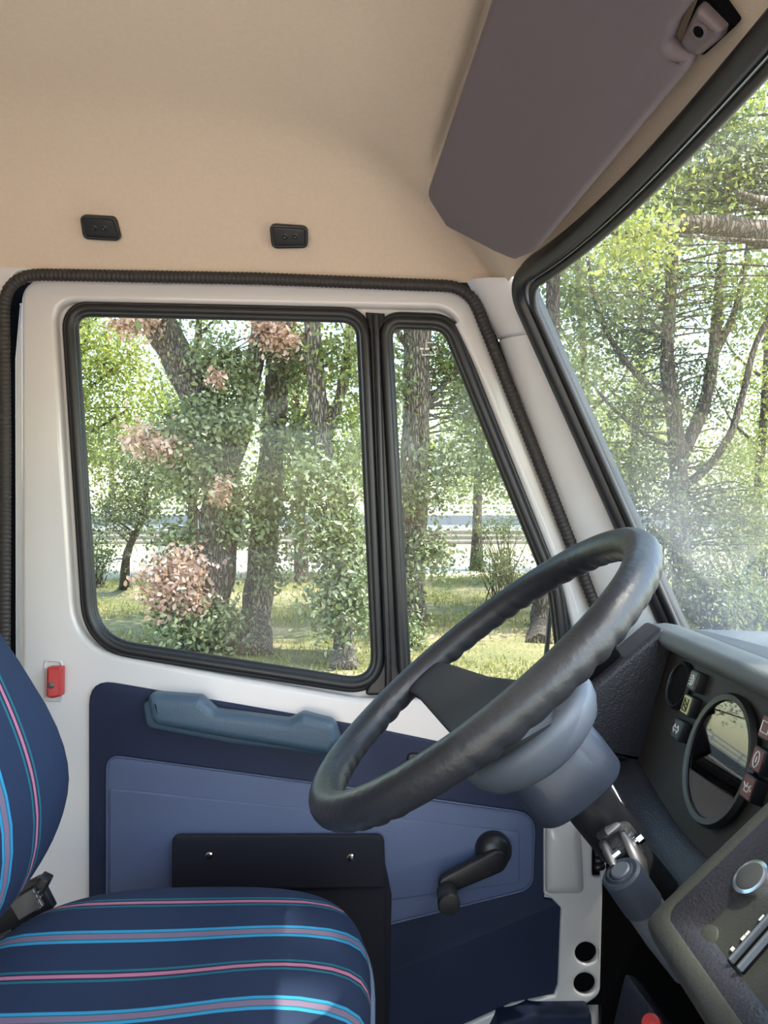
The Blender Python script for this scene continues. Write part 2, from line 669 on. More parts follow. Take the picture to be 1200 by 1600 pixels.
def ground_mat():
    m, nt, b = node_mat('dry_grass_ground')
    n, l = nt.nodes, nt.links
    tc = n.new('ShaderNodeTexCoord')
    a = n.new('ShaderNodeTexNoise')
    a.inputs['Scale'].default_value = 0.55
    a.inputs['Detail'].default_value = 8
    a.inputs['Roughness'].default_value = 0.7
    l.new(tc.outputs['Object'], a.inputs['Vector'])
    cr = n.new('ShaderNodeValToRGB')
    e = cr.color_ramp.elements
    e[0].position, e[0].color = 0.36, (0.085, 0.10, 0.035, 1)
    e[1].position, e[1].color = 0.66, (0.33, 0.25, 0.165, 1)
    k = e.new(0.50)
    k.color = (0.18, 0.16, 0.07, 1)
    l.new(a.outputs[0], cr.inputs[0])
    sx = n.new('ShaderNodeSeparateXYZ')
    l.new(tc.outputs['Object'], sx.inputs[0])
    mr = n.new('ShaderNodeMapRange')
    mr.inputs[1].default_value = 18.5
    mr.inputs[2].default_value = 20.5
    l.new(sx.outputs['Y'], mr.inputs[0])
    mx = n.new('ShaderNodeMix')
    mx.data_type = 'RGBA'
    mx.inputs[7].default_value = (0.42, 0.385, 0.33, 1)         # pale gravel verge by the rail
    l.new(mr.outputs[0], mx.inputs[0])
    l.new(cr.outputs[0], mx.inputs[6])
    mr2 = n.new('ShaderNodeMapRange')
    mr2.inputs[1].default_value = 4.6
    mr2.inputs[2].default_value = 3.8
    l.new(sx.outputs['Y'], mr2.inputs[0])
    mx2 = n.new('ShaderNodeMix')
    mx2.data_type = 'RGBA'
    mx2.inputs[7].default_value = (0.56, 0.46, 0.37, 1)        # unseen ground round the truck, made pale sandy to bounce warm light
    l.new(mr2.outputs[0], mx2.inputs[0])
    l.new(mx.outputs[2], mx2.inputs[6])
    l.new(mx2.outputs[2], b.inputs['Base Color'])
    b.inputs['Roughness'].default_value = 0.95
    f = n.new('ShaderNodeTexNoise')
    f.inputs['Scale'].default_value = 18
    f.inputs['Detail'].default_value = 6
    l.new(tc.outputs['Object'], f.inputs['Vector'])
    bp = n.new('ShaderNodeBump')
    bp.inputs['Strength'].default_value = 0.8
    bp.inputs['Distance'].default_value = 0.08
    l.new(f.outputs[0], bp.inputs['Height'])
    l.new(bp.outputs[0], b.inputs['Normal'])
    return m


M['ground'] = ground_mat()

# ------------------------------------------------------------------ windscreen geometry (also shapes the roof)
YC = 0.20                                            # the cab's centre line
HALF = 0.955


_wu = [-1.0, -0.79, -0.684, -0.536, -0.427, -0.3, 0.0]
_wx = np.polyfit([-v for v in _wu] + _wu, [0.194, 0.252, 0.277, 0.294, 0.304, 0.309, 0.315] * 2, 6)
_wz = np.polyfit([-v for v in _wu] + _wu, [0.336, 0.345, 0.355, 0.365, 0.370, 0.373, 0.376] * 2, 6)


def w_top(Y):
    u = -min(1.0, abs(Y - YC) / HALF)
    return float(np.polyval(_wx, u)), float(np.polyval(_wz, u))


def w_bot(Y):
    u = min(1.0, abs(Y - YC) / HALF)
    return 0.455 + 0.10 * (1 - u ** 2.2), -0.2116


def w_pt(u, v):
    """u: 0 at the driver's side .. 1 at the far passenger side, v: 0 bottom .. 1 top"""
    Y = YC + HALF * (1 - 2 * u)
    a, b = w_bot(Y), w_top(Y)
    Yb = Y + (0.015 if u < 0.5 else -0.015) * (1 - v) * abs(1 - 2 * u)
    vv = v
    return Vector((a[0] + (b[0] - a[0]) * vv, Yb - 0.035 * v * (1 - 2 * u), a[1] + (b[1] - a[1]) * vv))


# ------------------------------------------------------------------ roof lining
def ceil_z(x, Y):
    d_s = max(0.0, 1.245 - abs(Y - YC) - YC) if Y >= YC else max(0.0, 1.245 - abs(Y - YC) - YC)
    zs = 0.372 + 0.245 * (1 - math.exp(-d_s / 0.11))
    tx, tz = w_top(Y)
    d_f = max(0.0, tx - x)
    zf = tz + 0.012 + 0.235 * (1 - math.exp(-d_f / 0.16))
    k = 0.022
    h = max(0.0, min(1.0, 0.5 + 0.5 * (zf - zs) / k))
    return zf * (1 - h) + zs * h - k * h * (1 - h)


def hit_ceiling(px, py):
    d = ray(px, py)
    t, dt = 0.25, 0.002
    while t < 1.3:
        p = d * t
        if p.z > ceil_z(p.x, p.y):
            break
        t += dt
    return d * t


def ceil_normal(p):
    e = 0.01
    gx = (ceil_z(p.x + e, p.y) - ceil_z(p.x - e, p.y)) / (2 * e)
    gy = (ceil_z(p.x, p.y + e) - ceil_z(p.x, p.y - e)) / (2 * e)
    return Vector((gx, gy, -1)).normalized()           # pointing down into the cab


# plane of the folded visor: the lining has a shallow recess around it
pts = [hit_ceiling(x, y) for x, y in ((690, 310), (800, 390), (780, 20), (1060, 90), (900, 200))]
A = np.array([tuple(p) for p in pts])
cen = A.mean(0)
n_ = np.linalg.svd(A - cen)[2][2]
vn = Vector(n_)
if vn.z > 0:
    vn = -vn
vo = Vector(cen) + vn * 0.045
vex = Vector((0, 1, 0))
vex = (vex - vn * vex.dot(vn)).normalized()
vey = vn.cross(vex)


def vp(px, py):
    p = on_plane(px, py, vo, vn) - vo
    return (p.dot(vex), p.dot(vey))


VIS = rp([(668, 302, 26), (700, 352, 20), (775, 391, 6), (806, 404, 8), (838, 392, 12), (1078, 106, 14), (1084, 88, 10), (1046, 70, 10), (1062, 30, 16), (1085, 0, 14), (1100, -110, 10), (806, -110, 10)], 7)
VIS2 = np.array([vp(*q) for q in VIS])


def vis_dist(p):
    """signed distance in the visor plane from a roof point to the visor outline (negative inside)"""
    q = p - vo
    a = np.array((q.dot(vex), q.dot(vey)))
    A0, B0 = VIS2, np.roll(VIS2, -1, 0)
    e = B0 - A0
    w = a - A0
    t = np.clip((w * e).sum(1) / ((e * e).sum(1) + 1e-12), 0, 1)
    d = np.sqrt((((w - e * t[:, None])) ** 2).sum(1).min())
    c = (A0[:, 1] > a[1]) != (B0[:, 1] > a[1])
    xx = A0[:, 0] + (a[1] - A0[:, 1]) / (B0[:, 1] - A0[:, 1] + 1e-12) * (B0[:, 0] - A0[:, 0])
    return -d if (c & (a[0] < xx)).sum() % 2 else d


g = MB()
rows = []
NY, NX = 170, 130
for i in range(NY + 1):
    s = i / NY
    Y = YC + 1.045 * math.sin((s - 0.5) * math.pi) / 1.0
    tx, tz = w_top(Y)
    row = []
    for j in range(NX + 1):
        q = j / NX
        x = tx - 0.003 - (1.0 + tx) * (q ** 1.7)
        p = Vector((x, Y, ceil_z(x, Y)))
        if x > -0.3 and Y > 0.0:
            d = vis_dist(p)
            k = max(0.0, min(1.0, (0.036 - d) / 0.026))
            p.z += 0.020 * k * k * (3 - 2 * k) * min(1.0, max(0.0, (w_top(Y)[0] - x - 0.01) / 0.05))
        row.append(p)
    rows.append(row)
g.loft(rows, closed=False, cap0=False, cap1=False)
tag(g.build('ceiling', M['headliner'], smooth=60), 'beige fabric headliner curving down to door and windscreen', 'headliner', kind='structure')
roof = MB()
outer = [[p + Vector((0.03, 0.03 * (1 if p.y > YC else -1), 0.035)) for p in r[::3]] for r in rows[::3]]
roof.loft(outer, closed=False, cap0=False, cap1=False)
tag(roof.build('trim_roof', M['white'], smooth=60), 'white painted roof skin above the headliner', 'roof', kind='structure')

# ------------------------------------------------------------------ cab floor, back wall, firewall
tag(MB().box((-0.15, 0.21, -1.02), (1.7, 2.16, 0.04)).build('floor', M['floor'], bevel=0.004), 'black rubber mat on the cab floor', 'floor', kind='structure')
tag(MB().box((-1.02, 0.2, -0.2), (0.04, 2.1, 1.66)).build('wall_back', M['rear'], bevel=0.004), 'grey trimmed rear wall of the cab', 'wall', kind='structure')
tag(MB().box((0.66, 0.2, -0.62), (0.03, 2.1, 0.80)).build('wall_front', M['hole'], bevel=0.004), 'firewall under the dashboard, blackened for the cavity shade', 'wall', kind='structure')  # black backing: the darkness of the footwell is put into the colour

# body side: B pillar, A pillar
YD = 1.25
wl = empty('wall_left', (0, 1.3, -1), 'white painted body side with door pillars around the door', 'wall', kind='structure')
plate('rear_pillar', [rp([(-420, 330), (60, 420, 0), (26, 424, 10), (-6, 470, 40), (-4, 1000), (-4, 1700), (-420, 1700)])], 1.235, 0.03, 0.004, M['white'], wl)
plate('door_jamb', [rp([(-4, 420, 40), (740, 440, 30), (960, 960), (1000, 1700), (-4, 1700)]),
                    rp([(62, 480, 40), (700, 490, 30), (900, 960), (940, 1650), (40, 1650)])], 1.30, 0.02, 0.002, M['hole'], wl)
# A pillar: upper and lower piece with a joint between them
def pil_left(t):      # along the ribbed door seal
    pts = [(728, 438), (778, 530), (846, 722), (928, 945), (970, 1060), (995, 1130)]
    k = t * (len(pts) - 1)
    i = min(int(k), len(pts) - 2)
    f = k - i
    return P(pts[i][0] + (pts[i + 1][0] - pts[i][0]) * f, pts[i][1] + (pts[i + 1][1] - pts[i][1]) * f, 1.246)


def pil_right(t):     # along the windscreen rubber
    pts = [(822, 436), (848, 520), (925, 700), (1028, 930), (1076, 1040), (1106, 1110)]
    k = t * (len(pts) - 1)
    i = min(int(k), len(pts) - 2)
    f = k - i
    return P(pts[i][0] + (pts[i + 1][0] - pts[i][0]) * f, pts[i][1] + (pts[i + 1][1] - pts[i][1]) * f, 1.165)


def pillar_piece(name, t0, t1, n):
    g = MB()
    rings = []
    for i in range(n + 1):
        t = t0 + (t1 - t0) * i / n
        a, b = pil_left(t), pil_right(t)
        ring = []
        for k in range(9):
            s = k / 8
            p = a.lerp(b, s)
            bulge = 0.016 * math.sin(math.pi * s) ** 0.7
            ring.append(p + Vector((-0.5, -0.85, 0)).normalized() * bulge)
        ring.append(b + Vector((0.02, 0.05, 0)))
        ring.append(a + Vector((0.02, 0.06, 0)))
        rings.append(ring)
    g.loft(rings)
    return g.build(name, M['pillar'], wl, smooth=50, bevel=0.0012, seg=1)


pillar_piece('pillar_cover', 0.0, 0.197, 6)
pillar_piece('pillar_cover', 0.2025, 1.0, 30)

# ribbed door seal
seal_px = rp([(6, 1720), (6, 1100), (8, 700), (5, 428, 60), (400, 435), (733, 448, 60), (850, 742), (935, 958), (985, 1090), (1020, 1200)][1:-1], 8)
seal_px = [p for p in seal_px]
seal3 = resample([P(x, y, 1.232) for x, y in [(7, 1650)] + seal_px + [(1000, 1150)]], 0.00125)
rs = [0.0098 * (1.0 + 0.06 * math.sin(i * 0.00125 / 0.0071 * 2 * math.pi)) for i in range(len(seal3))]
tag(MB().tube(seal3, rs, n=9, up=(0, 1, 0), flat=0.8).build('trim_1', M['ribbed'], smooth=60), 'dark ribbed rubber seal running around the door opening', 'seal', kind='structure')

# ------------------------------------------------------------------ windscreen
ws = empty('window_1', w_pt(0.5, 0), 'dusty curved windscreen in its black rubber seal', 'windscreen', kind='structure')
g = MB()
NU, NV = 60, 14
g.loft([[w_pt(i / NU, j / NV) for j in range(NV + 1)] for i in range(NU + 1)], closed=False, cap0=False, cap1=False)
g.build('glass_pane', M['windshield'], ws, smooth=80)


def ws_loop(m, rr, n=9):
    """rounded rectangle in (u, v) inset by m metres"""
    du, dv = m / (2 * HALF), m / 0.57
    ru, rv = rr / (2 * HALF), rr / 0.57
    cs = [(1 - du - ru, 1 - dv - rv, 0), (du + ru, 1 - dv - rv, 90), (du + ru, dv + rv, 180), (1 - du - ru, dv + rv, 270)]
    out = []
    for cx, cy, a0 in cs:
        for k in range(n + 1):
            a = math.radians(a0 + 90 * k / n)
            out.append((cx + math.cos(a) * ru, cy + math.sin(a) * rv))
    dense = []
    for i in range(len(out)):
        a, b = out[i], out[(i + 1) % len(out)]
        L = max(1, int(math.hypot((a[0] - b[0]) * 1.9, (a[1] - b[1]) * 0.57) / 0.02))
        for k in range(L):
            dense.append((a[0] + (b[0] - a[0]) * k / L, a[1] + (b[1] - a[1]) * k / L))
    return [w_pt(u, v) for u, v in dense]


g = MB()
inward = Vector((-1, 0, 0))
g.tube([p + inward * 0.006 for p in ws_loop(-0.001, 0.042)], 0.0125, n=12, closed=True)
g.tube([p + inward * 0.001 for p in ws_loop(0.0145, 0.036)], 0.0058, n=10, closed=True)
g.build('rubber_seal', M['rubber'], ws, smooth=60)
tag(MB().tube([p + Vector((0.012, 0, 0)) for p in ws_loop(-0.012, 0.05)], 0.016, n=8, closed=True).build('trim_2', M['rubber'], smooth=60),
    'black body flange outside the windscreen rubber', 'trim', kind='structure')

# ------------------------------------------------------------------ driver's door
door = empty('door_1', (0, 1.27, -0.9), 'white driver door with navy trim panel, sliding and quarter windows', 'door', kind='structure')
G_MAIN = rp([(120, 493, 20), (557, 503, 26), (583, 1064, 36), (153, 997, 72)], 8)
G_QUART = rp([(611, 512, 14), (693, 515, 26), (858, 925, 60), (877, 1078, 20), (641, 1061, 22)], 8)
OPEN = rp([(84, 470, 34), (706, 482, 44), (876, 910, 80), (902, 1010, 60), (904, 1094, 20), (560, 1092, 30), (118, 1014, 96)], 8)
FRAME = rp([(31, 434, 40), (742, 447, 52), (948, 975), (940, 1150), (936, 1700), (33, 1700)], 8)
plate('door_sheet', [FRAME, OPEN], 1.245, 0.03, 0.009, M['white'], door, seg=4)
plate('door_edge', [rp([(31, 470, 6), (36, 480), (36, 1130), (24, 1130), (23, 560)], 4)], 1.262, 0.012, 0.003, M['pillar'], door)
# sunken flange that carries the glass rubber
plate('window_flange', [offset_loop(OPEN, 14), offset_loop(rp([(112, 485, 24), (700, 502, 30), (866, 920, 60), (885, 1080, 20), (590, 1072, 30), (146, 1006, 76)], 8), -4)], 1.262, 0.012, 0.004, M['white'], door)
# quarter frame rib on the front edge
rib = resample(catmull([P(x, y, 1.252) for x, y in [(716, 505), (752, 580), (800, 700), (850, 822), (893, 930), (910, 1010), (914, 1085)]], 8), 0.01)
MB().tube(rib, 0.0075, n=10).build('frame_rib', M['white'], door, smooth=60)


def seal_loop(loop, Yf, offs, parent, name):
    g = MB()
    for d, r, dy in offs:
        lp = offset_loop(loop, d)
        p3 = resample([P(x, y, Yf + dy) for x, y in lp], 0.008, closed=True)
        g.tube(p3, r, n=10, closed=True, up=(0, 1, 0))
    return g.build(name, M['rubber'], parent, smooth=60)


seal_loop(G_MAIN, 1.25, [(12, 0.0088, -0.002), (3.5, 0.0058, 0.006), (19, 0.005, 0.004)], door, 'window_seal')
seal_loop(G_QUART, 1.25, [(11, 0.0090, -0.002), (3.0, 0.0058, 0.006), (19, 0.0065, 0.004)], door, 'quarter_window_seal')
plate('window_glass', [offset_loop(G_MAIN, 5)], 1.256, 0.004, 0.0005, M['glass'], door)
plate('quarter_glass', [offset_loop(G_QUART, 5)], 1.256, 0.004, 0.0005, M['glass'], door)
# divider post between the two panes
plate('divider_post', [rp([(571, 487), (601, 489), (601, 520), (622, 1040), (640, 1086, 8), (566, 1088, 8), (597, 1040), (577, 520)])], 1.247, 0.016, 0.004, M['black'], door)
div = [P(x, y, 1.240) for x, y in [(587, 492), (592, 640), (599, 860), (606, 1030), (606, 1080)]]
MB().tube(catmull(div, 6), 0.0055, n=8).build('divider_channel', M['rubber'], door, smooth=60)
# small stamp etched in the quarter glass
st = MB()
c = P(680, 545, 1.2515)
st.tube([c + Vector((math.cos(a), 0, math.sin(a))) * 0.0042 for a in np.linspace(0, 2 * math.pi, 18, endpoint=False)], 0.0005, n=4, closed=True)
for k, (dx, w) in enumerate([(-0.022, 0.006), (-0.013, 0.007)]):
    st.box(c + Vector((dx, 0, 0)), (w, 0.0005, 0.003))
st.box(c + Vector((-0.010, 0, -0.010)), (0.022, 0.0005, 0.0016))
st.box(c + Vector((-0.008, 0, 0.010)), (0.010, 0.0005, 0.0016))
st.build('glass_stamp', M['print'], door, smooth=0, label='faint pale maker stamp etched into quarter glass')

# navy trim panel
NAVY = rp([(138, 1061, 34), (560, 1134), (700, 1163), (850, 1190), (851, 1405), (880, 1407, 6), (876, 1560, 22), (800, 1578), (700, 1618), (690, 1720), (138, 1720)], 6)
plate('trim_panel', [NAVY], 1.238, 0.010, 0.004, M['navy'], door)
pad = plate('padded_insert', [rp([(167, 1180, 20), (480, 1222), (836, 1272, 34), (832, 1388, 28), (600, 1446), (167, 1560)], 8)], 1.234, 0.008, 0.003, M['bluegrey'], door)
plate('padded_insert', [rp([(171, 1232, 4), (480, 1264), (812, 1300, 8), (812, 1380, 8), (600, 1408), (171, 1500)], 5)], 1.231, 0.007, 0.002, M['bluegrey'], door,
      label='inner raised field of the blue grey padding')
edge = [P(x, y, 1.233) for x, y in rp([(167, 1560), (167, 1180, 20), (480, 1222), (836, 1272, 34), (832, 1388, 28), (600, 1446)], 8)]
MB().tube(edge, 0.0016, n=6).build('welt', M['bluegrey'], door, smooth=60)

# pull handle
hd = plate('pull_handle', [rp([(226, 1085, 12), (310, 1091, 12), (334, 1113, 14), (450, 1128, 14), (472, 1117, 10), (522, 1130, 18), (533, 1160, 18), (514, 1182, 14), (360, 1157), (236, 1134, 18)], 8)],
           1.196, 0.042, 0.014, M['handle'], door, seg=5)
plate('grip_base', [rp([(222, 1100, 10), (240, 1090, 10), (330, 1108, 6), (530, 1140, 14), (530, 1184, 14), (360, 1163), (228, 1138, 14)], 6)], 1.214, 0.022, 0.006, M['handle'], hd)
# map pocket
pk = plate('map_pocket', [rp([(268, 1372, 8), (604, 1372, 8), (606, 1720), (268, 1720)], 5)], 1.222, 0.016, 0.006, M['pocket'], door)
plate('flap', [rp([(268, 1305, 14), (600, 1305, 14), (603, 1389, 6), (268, 1392, 6)], 6)], 1.216, 0.010, 0.004, M['pocket'], pk)
plate('side_gusset', [rp([(598, 1330, 4), (612, 1400, 6), (606, 1720), (594, 1720)], 4)], 1.226, 0.014, 0.003, M['pocket'], pk)
for x, y in ((327, 1337), (548, 1340)):
    MB().lathe(P(x, y, 1.2165), (0, -1, 0), [(0.0058, 0), (0.0062, 0.0015), (0.0045, 0.0032), (0.001, 0.0036)], n=20).build('snap_stud', M['chrome'], pk, label='chrome snap stud')
# window crank
ck = MB().lathe(P(771, 1328, 1.225), (0, -1, 0), [(0.029, -0.01), (0.029, 0.004), (0.026, 0.012), (0.018, 0.018), (0.004, 0.020)], n=32).build('crank_hub', M['black'], door)
a, b = P(776, 1348, 1.197), P(699, 1384, 1.185)
dv = (b - a).normalized()
pv = Vector((0, -1, 0)).cross(dv).normalized()
def stadium(a, b, ra, rb, n=10):
    out = []
    d = (b - a).normalized()
    w = Vector((0, -1, 0)).cross(d).normalized()
    for k in range(n + 1):
        t = math.pi / 2 + math.pi * k / n
        out.append(a + d * (math.cos(t) * ra) + w * (math.sin(t) * ra))
    for k in range(n + 1):
        t = -math.pi / 2 + math.pi * k / n
        out.append(b + d * (math.cos(t) * rb) + w * (math.sin(t) * rb))
    return out


MB().prism(stadium(a, b, 0.018, 0.0145), (0, 0.018, 0)).build('crank_arm', M['black'], ck, bevel=0.005, seg=3)
MB().lathe(P(698, 1392, 1.188), (0, -1, 0), [(0.013, 0), (0.0165, 0.004), (0.0155, 0.022), (0.0165, 0.034), (0.0172, 0.040), (0.015, 0.045), (0.003, 0.046)], n=28).build('crank_knob', M['black'], ck)
# release handle, mostly behind the wheel
rh = plate('release_bezel', [rp([(636, 1176, 10), (724, 1188, 10), (724, 1222, 10), (636, 1208, 10)], 5)], 1.232, 0.010, 0.003, M['black'], door)
plate('release_lever', [rp([(644, 1184, 6), (700, 1192, 6), (700, 1206, 6), (644, 1199, 6)], 5)], 1.222, 0.008, 0.003, M['black'], rh)
# red locking catch in its recess
rc = plate('lock_recess', [rp([(67, 1029, 8), (98, 1031, 8), (99, 1098, 8), (67, 1096, 8)], 5), rp([(71, 1034, 6), (94, 1036, 6), (95, 1093, 6), (71, 1091, 6)], 5)], 1.243, 0.006, 0.0025, M['white'], door)
lk = plate('lock_catch', [rp([(72, 1043, 3), (95, 1043, 3), (94, 1089, 3), (80, 1092, 3), (71, 1089, 3)], 4)], 1.226, 0.020, 0.004, M['red'], door, label='red plastic locking catch')
MB().lathe(P(80, 1071, 1.2265), (0, -1, 0), [(0.0052, 0), (0.0052, 0.001), (0.003, 0.0022), (0.0006, 0.0022)], n=16).build('screw', M['steel'], lk)
# bare white sheet at the lower front of the door
lp = plate('lower_sheet', [rp([(850, 1250), (944, 1250), (942, 1400), (938, 1555, 22), (905, 1578, 10), (800, 1600), (740, 1640), (700, 1700), (640, 1700), (720, 1606), (800, 1570), (866, 1556), (872, 1540, 12), (877, 1420), (862, 1405, 8), (850, 1398, 6)], 6),
                           [(916 + 17 * math.cos(t), 1490 + 17 * math.sin(t)) for t in np.linspace(0, 2 * math.pi, 28, endpoint=False)],
                           [(914 + 17 * math.cos(t), 1538 + 17 * math.sin(t)) for t in np.linspace(0, 2 * math.pi, 28, endpoint=False)],
                           rp([(926, 1322, 5), (943, 1322, 5), (943, 1371, 5), (926, 1371, 5)], 4)],
           1.232, 0.012, 0.004, M['white'], door, seg=3)
plate('hole_backing', [rp([(885, 1310), (946, 1310), (946, 1570), (885, 1570)])], 1.2435, 0.002, 0.0003, M['hole'], lp)
bl = []
for off, Yf, sh in ((0, 1.232, 0), (0, 1.226, 0), (5, 1.216, 0), (11, 1.211, 0)):
    lpx = rp([(852 + off, 1279 + off * 2.6, 9), (905 - off, 1279 + off * 2.6, 9), (912 - off, 1396 - off, 10), (852 + off, 1396 - off, 10)], 5)
    bl.append([P(x, y, Yf) for x, y in lpx])
MB().loft(bl).build('hinge_bulge', M['white'], door, smooth=40, label='raised white box pressed into lower door')
rbm = MB()
for k in range(3):
    rbm.lathe(P(937, 1334 + 10 * k, 1.232), (1, 0, 0.2), [(0.004, -0.008), (0.0065, -0.004), (0.0065, 0.004), (0.004, 0.008)], n=14)
rbm.build('check_strap', M['black'], lp)

tag(plate('trim_3', [rp([(780, 1600, 10), (830, 1585, 20), (925, 1584, 8), (935, 1760), (700, 1760)], 5)], 1.20, 0.06, 0.006, M['navy']),
    'dark step pad at the bottom of the door opening', 'step', kind='structure')
tag(plate('trim_4', [rp([(944, 1160), (1262, 1160), (1262, 1800), (938, 1800)])], 1.247, 0.01, 0.002, M['hole']),  # dark plate standing for the shaded cavity beside the door
    'kick panel below the dashboard end, blackened for the shade there', 'panel', kind='structure')

# ------------------------------------------------------------------ black cap plates on the roof lining
for i, (cx, cy, w, h, lab, sk) in enumerate(((160, 354, 58, 39, 'left black oval cover with two screws on headliner', 1),
                                             (453, 367, 59, 38, 'right black oval cover with two screws on headliner', -1))):
    c = hit_ceiling(cx, cy)
    n = ceil_normal(c)
    r = hit_ceiling(cx + 20, cy)
    ex = (r - c).normalized()
    ex = (ex - n * ex.dot(n)).normalized()
    up = hit_ceiling(cx, cy - 15) - c
    ey = n.cross(ex)
    if ey.dot(up) < 0:
        ey = -ey
    hw = (hit_ceiling(cx + w / 2, cy) - hit_ceiling(cx - w / 2, cy)).length / 2
    hh = (hit_ceiling(cx, cy + h / 2) - hit_ceiling(cx, cy - h / 2)).length / 2
    t = empty('cover_plate', c, lab, 'cover', 'black covers above the door')
    shp = rp([(-hw, -hh * 0.85, 0.3 * hw), (-hw * 0.95, hh, 0.3 * hw), (hw * 0.9, hh * 0.85, 0.35 * hw), (hw, -hh, 0.3 * hw)] if sk > 0 else
             [(-hw * 0.95, -hh, 0.35 * hw), (-hw, hh, 0.3 * hw), (hw, hh * 0.8, 0.35 * hw), (hw * 0.95, -hh * 0.95, 0.3 * hw)], 6)
    me = plate_mesh('plate', [shp], c + n * 0.012, ex, ey, n, 0.014, 0.005, 3)
    pl = link('plate', me, M['black'], t, 40)
    me = plate_mesh('lip', [shp, offset_loop(shp, -hw * 0.16)], c + n * 0.0135, ex, ey, n, 0.004, 0.0015, 2)
    link('lip', me, M['black'], t, 40)
    for s in (-1, 1):
        MB().lathe(c + n * 0.012 + ex * (s * hw * 0.27 - hw * 0.05 * sk), n, [(hw * 0.15, -0.001), (hw * 0.15, 0.0008), (hw * 0.09, 0.0014), (hw * 0.02, 0.0008)], n=14).build('screw', M['steel'] if False else M['black'], t)

# ------------------------------------------------------------------ sun visor
vis = empty('sun_visor', vo, 'dark grey padded sun visor folded up against the beige headliner', 'sun visor')
def vis_plate(name, loop, front, thick, bev, m, parent, label=None, holes=(), seg=3):
    me = plate_mesh(name, [[vp(*q) for q in loop]] + [[vp(*q) for q in h] for h in holes], vo + vn * front, vex, vey, vn, thick, bev, seg)
    return link(name, me, m, parent, 40, label)


vis_plate('visor_pad', VIS, 0.006, 0.020, 0.008, M['visor'], vis)
vb = vis_plate('mounting_bracket', rp([(1058, 68, 8), (1086, 12, 8), (1126, 52, 6), (1122, 66, 6), (1090, 92, 10), (1068, 92, 10)], 6), -0.001, 0.022, 0.006, M['bracket'], vis)
hp = on_plane(1091, 50, vo, vn)
MB().lathe(hp - vn * 0.0005, vn, [(0.0075, -0.002), (0.0075, 0.0006), (0.0052, 0.0012), (0.0045, -0.003)], n=20, cap=False).build('screw_rim', M['bracket'], vb)
MB().lathe(hp - vn * 0.0006, vn, [(0.0045, -0.002), (0.0045, 0.0003)], n=16).build('screw', M['hole'], vb)  # black disc, the dark of the screw hole put into its colour
vis_plate('bracket_shadow', rp([(1050, 78, 6), (1086, -14, 6), (1136, 56, 6), (1084, 104, 8)], 4), -0.012, 0.012, 0.003, M['hole'], vis)  # black plate standing for the shadow round the bracket
q0, q1 = on_plane(786, 390, vo, vn), on_plane(806, 402, vo, vn)
MB().tube([q0 - vn * 0.004, q1 - vn * 0.004], 0.0052, n=10).build('pivot_pin', M['black'], vis)

# ------------------------------------------------------------------ driver's seat
seat = empty('driver_seat', (-0.24, 0.8, -1.0), 'driver seat in navy cloth with pink and turquoise stripes', 'seat')


def sup(a, e):
    c, s = math.cos(a), math.sin(a)
    return (math.copysign(abs(c) ** (2 / e), c), math.copysign(abs(s) ** (2 / e), s))


def cushion_top(x, y):
    t = (x + 0.24) / 0.235
    z = -0.489 + 0.019 * math.exp(-((x + 0.10) / 0.12) ** 2 - ((y - 0.74) / 0.17) ** 2) - 0.006 * math.cos(min(1, abs((y - 0.8) / 0.24)) * math.pi)
    return z - 0.006


rings = []
NA = 72
def ring_c(s, drop, grow=1.0):
    r = []
    for k in range(NA):
        c, d = sup(2 * math.pi * k / NA, 3.4)
        cx = -0.245
        hx = 0.231 if c > 0 else 0.235
        x = cx + hx * c * s * grow
        y = 0.795 + 0.250 * d * s * grow
        if c < 0:
            y = 0.795 + (y - 0.795) * (1 - 0.10 * c * c)
        r.append(Vector((x, y, cushion_top(x, y) - drop)))
    return r


for s, dr in ((0.02, 0), (0.12, 0), (0.25, 0), (0.37, 0), (0.5, 0.0005), (0.6, 0.001), (0.7, 0.002), (0.82, 0.0045), (0.90, 0.009), (0.955, 0.016), (0.985, 0.026), (1.0, 0.038), (1.0, 0.05)):
    rings.append(ring_c(s, dr))
for dr, gr in ((0.056, 0.995), (0.08, 1.0), (0.11, 0.985), (0.13, 0.94)):
    rings.append(ring_c(gr, dr))
MB().loft(rings).build('seat_cushion', M['cushion'], seat, smooth=60)
MB().tube(ring_c(1.003, 0.050), 0.0042, n=8, closed=True).build('cushion_piping', M['piping'], seat, smooth=60)
MB().box((-0.245, 0.795, -0.69), (0.40, 0.40, 0.12)).build('seat_frame', M['black'], seat, bevel=0.01)
MB().box((-0.245, 0.795, -0.875), (0.34, 0.34, 0.25)).build('seat_pedestal', M['black'], seat, bevel=0.01)


_bk = np.polyfit([-0.50, -0.47, -0.43, -0.38, -0.33, -0.289, -0.198, -0.10, 0.0, 0.12], [-0.446, -0.430, -0.412, -0.400, -0.401, -0.410, -0.446, -0.490, -0.534, -0.590], 5)


def back_x(z):
    return float(np.polyval(_bk, z))


def ring_b(s, dep, grow=1.0):
    r = []
    for k in range(NA):
        c, d = sup(2 * math.pi * k / NA, 3.1)
        z = -0.190 + 0.298 * d * s * grow
        y = 0.795 + 0.242 * c * s * grow * max(0.5, 1 - 1.45 * (max(0, z + 0.365) ** 2 / (max(0, z + 0.365) + 0.03)))
        z = z if d > 0 else z + 0.0
        r.append(Vector((back_x(z) - dep, y, z)))
    return r


